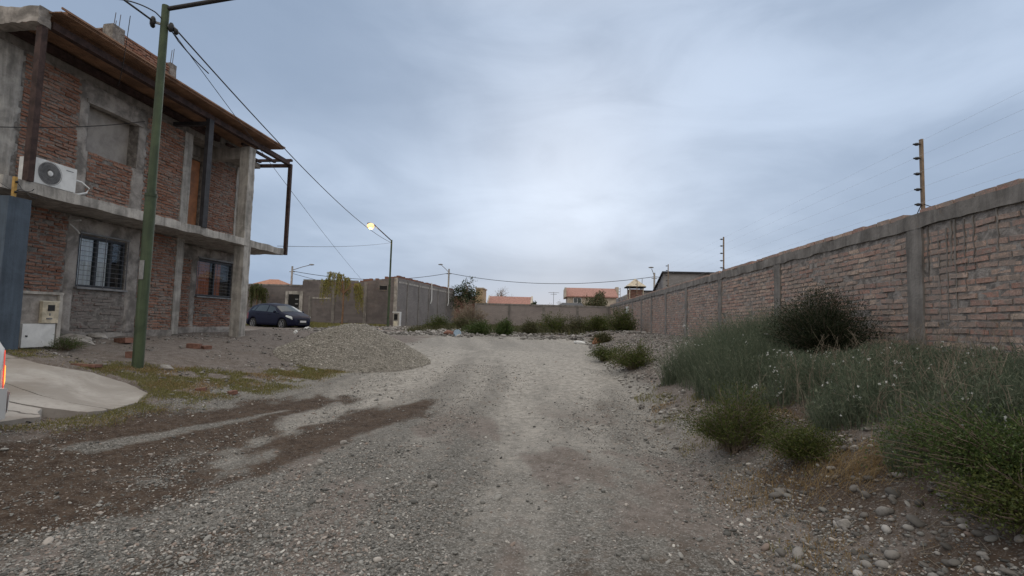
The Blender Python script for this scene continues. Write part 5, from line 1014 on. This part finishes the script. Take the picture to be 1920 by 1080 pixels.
# dead stems standing at the front of the weeds
mb = MB(); n2 = 260; X2 = rg.uniform(2.5, 4.6, n2); Y2 = rg.uniform(3.6, 6.6, n2); k = polydist(X2, Y2, WEED) > .0; X2, Y2 = X2[k], Y2[k]
for x, y in zip(X2, Y2):
    h = rg.uniform(.25, .6); e = rg.normal(0, .22, 2); q = np.array([(x, y, gz(x, y)), (x + e[0] * .3 * h, y + e[1] * .3 * h, gz(x, y) + h * .55), (x + e[0] * h, y + e[1] * h, gz(x, y) + h)]); mb.tube(q, [.003, .0025, .0015], 4, False)
    for _ in range(4): s = rg.uniform(.4, 1); b = q[0] * (1 - s) + q[2] * s; mb.tube([b, b + rg.normal(0, .07, 3) + [0, 0, .06]], .0014, 3, False)
tag(mb.build('dead_stems', K['paletwig']), 'bare dead stems among the weeds', 'dead stems', kind='stuff')
# short verge grass on the left and dry tufts on the right
def turf(name, mat, n, box, fn, h0, h1, label, seed, w=.0022, ln=.45):
    rg = np.random.default_rng(seed); X = rg.uniform(box[0], box[1], n); Y = rg.uniform(box[2], box[3], n); k = rg.uniform(0, 1, n) < fn(X, Y); X, Y = X[k], Y[k]; k = polydist(X, Y, DRIVE) < -.01; X, Y = X[k], Y[k]; mb = MB(); m = len(X)
    blades(mb, X, Y, ground(X, Y) - .005, rg.uniform(h0, h1, m), rg.normal(0, ln, (m, 2)), np.full(m, w) + .0004 * Y, rg, 3); return tag(mb.build(name, K[mat]), label, 'grass', kind='stuff')
VP = [(-5.75, 4.2), (-5.32, 4.9), (-5.10, 5.8), (-5.15, 6.5), (-4.95, 7.2), (-4.5, 8.3), (-4.45, 9.6), (-4.6, 11.4), (-5.3, 11.2), (-5.5, 9.9), (-5.95, 8.9), (-6.6, 8.25), (-7.3, 7.5), (-8.3, 7.35), (-8.4, 6.95), (-7.5, 6.9), (-6.8, 7.1), (-5.7, 6.85), (-5.4, 6.2), (-5.4, 5.6), (-5.55, 5.0), (-5.9, 4.3)]
turf('verge_grass', 'verge', 260000, (-8.6, -4.1, 4, 12), lambda X, Y: sm(-.25, .2, polydist(X, Y, VP) + (fbm(X * 2, Y * 2, 5) - .5) * .5) * sm(.38, .60, fbm(X * 2.6, Y * 2.6, 9)) * .95, .012, .045, 'short yellow-green grass along the left verge and driveway', 31)
turf('verge_grass', 'straw', 110000, (-8.6, -4.1, 4, 12), lambda X, Y: sm(-.15, .2, polydist(X, Y, VP) + (fbm(X * 2, Y * 2, 5) - .5) * .5) * sm(.5, .68, fbm(X * 2.2 + 5, Y * 2.2, 19)), .015, .05, 'dry straw-coloured grass mixed into the left verge', 32)
turf('far_grass', 'verge', 30000, (-19, -11.8, 28, 36.5), lambda X, Y: sm(.38, .55, fbm(X * .7, Y * .7, 29)) * sm(28, 31, Y), .06, .20, 'rough green grass strip before the block building', 33, .008, .3)
turf('dry_tufts', 'straw', 26000, (1.5, 2.7, 2.4, 9.8), lambda X, Y: .75 * sm(.58, .70, fbm(X * 2.3, Y * 1.6, 41)) * sm(1.45, 1.75, X) + .8 * np.exp(-((X - 1.85) / .26) ** 2 - ((Y - 4.5) / .42) ** 2) + .9 * np.exp(-((X - 1.78) / .17) ** 2 - ((Y - 3.45) / .26) ** 2), .015, .06, 'dry straw tufts along the right road edge', 34)
turf('green_tufts', 'verge', 14000, (1.55, 3.0, 2.4, 9.8), lambda X, Y: .7 * sm(.58, .72, fbm(X * 2.6 + 4, Y * 2, 43)), .02, .08, 'green tufts among the stones of the right bank', 35)
turf('waste_grass', 'olive', 60000, (-8, 4.8, 24.5, 41), lambda X, Y: sm(.42, .64, fbm(X * .6, Y * .6, 47)) * sm(25.5, 30, Y), .08, .42, 'patchy olive weeds over the waste ground', 36, .010, .4)
bush('grass_tuft', -8.25, 7.95, .32, .3, .26, 'dark green tuft of grass at the foot of the meter pillar', 'grass tuft', 'jarilla2', 120, 16, .05, .006, 61, None, None, .3, .02, 'twig', .002)
mb = MB(); m = 5200; X = rg.uniform(1.35, 3.2, m); Y = 2.2 + rg.uniform(0, 1, m) ** 1.4 * 6.5; k = fbm(X * 2.2, Y * 2.2, 91) > .5; X, Y = X[k], Y[k]; m = len(X); D = rg.normal(0, 1, (m, 3)); D[:, 2] *= .18
leafquads(mb, np.stack([X, Y, ground(X, Y) + .008], 1), D, rg.uniform(.010, .032, m), rg.uniform(.005, .013, m), rg); tag(mb.build('leaf_litter', K['litter']), 'dry brown leaf litter and twigs along the right verge', 'leaf litter', kind='stuff')
mb = MB(); m = 420; X = rg.uniform(1.5, 3.4, m); Y = 2.3 + rg.uniform(0, 1, m) ** 1.3 * 6; a = rg.uniform(0, 6.28, m); l = rg.uniform(.04, .17, m)
for x, y, t_, q_ in zip(X, Y, a, l): mb.tube([(x, y, gz(x, y) + .008), (x + q_ * math.cos(t_), y + q_ * math.sin(t_), gz(x + q_ * math.cos(t_), y + q_ * math.sin(t_)) + .015)], .0018, 4, False)
tag(mb.build('dead_twigs', K['paletwig']), 'thin dead twigs lying on the right verge', 'twigs', kind='stuff')
# straw heap of dead grass by the bare gap
mb = MB(); m = 500; X = rg.normal(2.45, .16, m); Y = rg.normal(4.1, .14, m); blades(mb, X, Y, ground(X, Y) + .01, rg.uniform(.12, .3, m), rg.normal(0, 1.0, (m, 2)) + [.6, -.8], np.full(m, .002), rg, 4); tag(mb.build('straw_clump', K['straw'], None), 'flattened clump of pale dead grass on the bare gap in the weeds', 'dead grass')

# ------------------------------------------------------------------ loose debris
def debris(name, mat, x, y, size, label, cat, seed, group=None, rz=0.0, brick=False):
    z = gz(x, y); mb = MB()
    if brick: mb.rbox((-size[0] / 2, -size[1] / 2, -.01), (size[0] / 2, size[1] / 2, size[2]), .05, .008, seed)
    else: mb.blob((0, 0, size[2] * .3), (size[0] / 2, size[1] / 2, size[2] * .7), seed, 7, 11, .3, False)
    o = mb.build(name, K[mat]); o.location = (x, y, z); o.rotation_euler = (0.08 * math.sin(seed), .1 * math.cos(seed), rz); return tag(o, label, cat, group)
GB = 'broken bricks and lumps on the bare yard'
debris('brick_piece', 'brickbit', -7.62, 10.2, (.26, .16, .10), 'broken brick pile piece on the bare earth, between lamp post and gravel heap', 'brick', 1, GB, .4, True); debris('brick_piece', 'brickbit', -7.45, 10.35, (.18, .12, .07), 'smaller brick fragment touching the bigger one in the yard', 'brick', 2, GB, 1.2, True)
debris('brick_piece', 'brickbit', -8.55, 9.45, (.34, .17, .10), 'long broken brick behind the green lamp post', 'brick', 3, GB, -.3, True); debris('brick_piece', 'brickbit', -7.35, 8.3, (.16, .13, .11), 'brick stub close beside the green lamp post foot', 'brick', 4, GB, .7, True)
debris('brick_piece', 'brickbit', -7.12, 7.22, (.36, .16, .035), 'flat reddish brick tile in the grass at the driveway edge', 'brick', 5, GB, .1, True); debris('concrete_lump', 'lump', -6.53, 8.1, (.24, .17, .07), 'pale flat stone in the grass, right of the lamp post', 'stone', 6, GB)
debris('concrete_lump', 'lump', -8.9, 8.75, (.75, .35, .16), 'broad concrete lump at the house wall, beside the meter pillar', 'stone', 7, GB); debris('concrete_lump', 'lump', -9.3, 9.6, (.45, .3, .12), 'smaller concrete lump under the barred window', 'stone', 8, GB)
debris('brick_piece', 'brickbit', -5.40, 7.45, (.14, .09, .05), 'small orange brick chip in the verge grass', 'brick', 9, GB, .3, True); debris('brick_piece', 'brickbit', -4.98, 7.6, (.12, .09, .05), 'brick chip at the outer edge of the verge', 'brick', 10, GB, 1.0, True)
debris('white_stone', 'white', -12.9, 25.7, (.35, .22, .14), 'white stone on the bank before the navy car', 'stone', 11, GB); debris('white_stone', 'white', -6.9, 13.1, (.12, .09, .07), 'small white stone on top of the gravel heap', 'stone', 12, GB).location.z += .35
b = thing('bucket', (-4.24, 22.8, gz(-4.24, 22.8) + .14), 'pale blue plastic bucket lying on its side at the road end', 'bucket'); MB().tube([(0, 0, 0), (0, .32, 0)], [.16, .12], 16).build('shell', K['paleblue'], b); MB().tube([(.165 * math.cos(a), -.002, .165 * math.sin(a)) for a in np.linspace(0, 6.283, 20)], .014, 5, False).build('rim', K['paleblue'], b)
debris('white_rubbish', 'white', 1.30, 21.4, (.50, .3, .13), 'white crumpled rubbish sheet at the far right road edge', 'rubbish', 14, None); debris('orange_sack', 'orange', 2.0, 20.7, (.42, .3, .24), 'faded orange sack beside the white rubbish', 'sack', 15, None); debris('rusty_drum', 'brickbit', -4.75, 23.4, (.55, .35, .22), 'rusty brown heap of scrap beside the pale blue bucket', 'scrap', 16, None)
for i, (x, y, sx, mat, lab) in enumerate([(-2.36, 5.14, .10, 'lump', 'pale flat cobble on the damp streak, left of the road centre'), (-1.04, 4.63, .09, 'lump', 'pale flat cobble lying alone on the road, left of centre'), (-2.45, 5.95, .10, 'lump', 'grey round cobble in the damp streak'), (2.02, 3.62, .09, 'lump', 'whitish rounded stone at the foot of the lower right shrub')]): debris('cobble', mat, x, y, (sx, sx * .7, sx * .5), lab, 'stone', 40 + i, 'cobbles on the road')
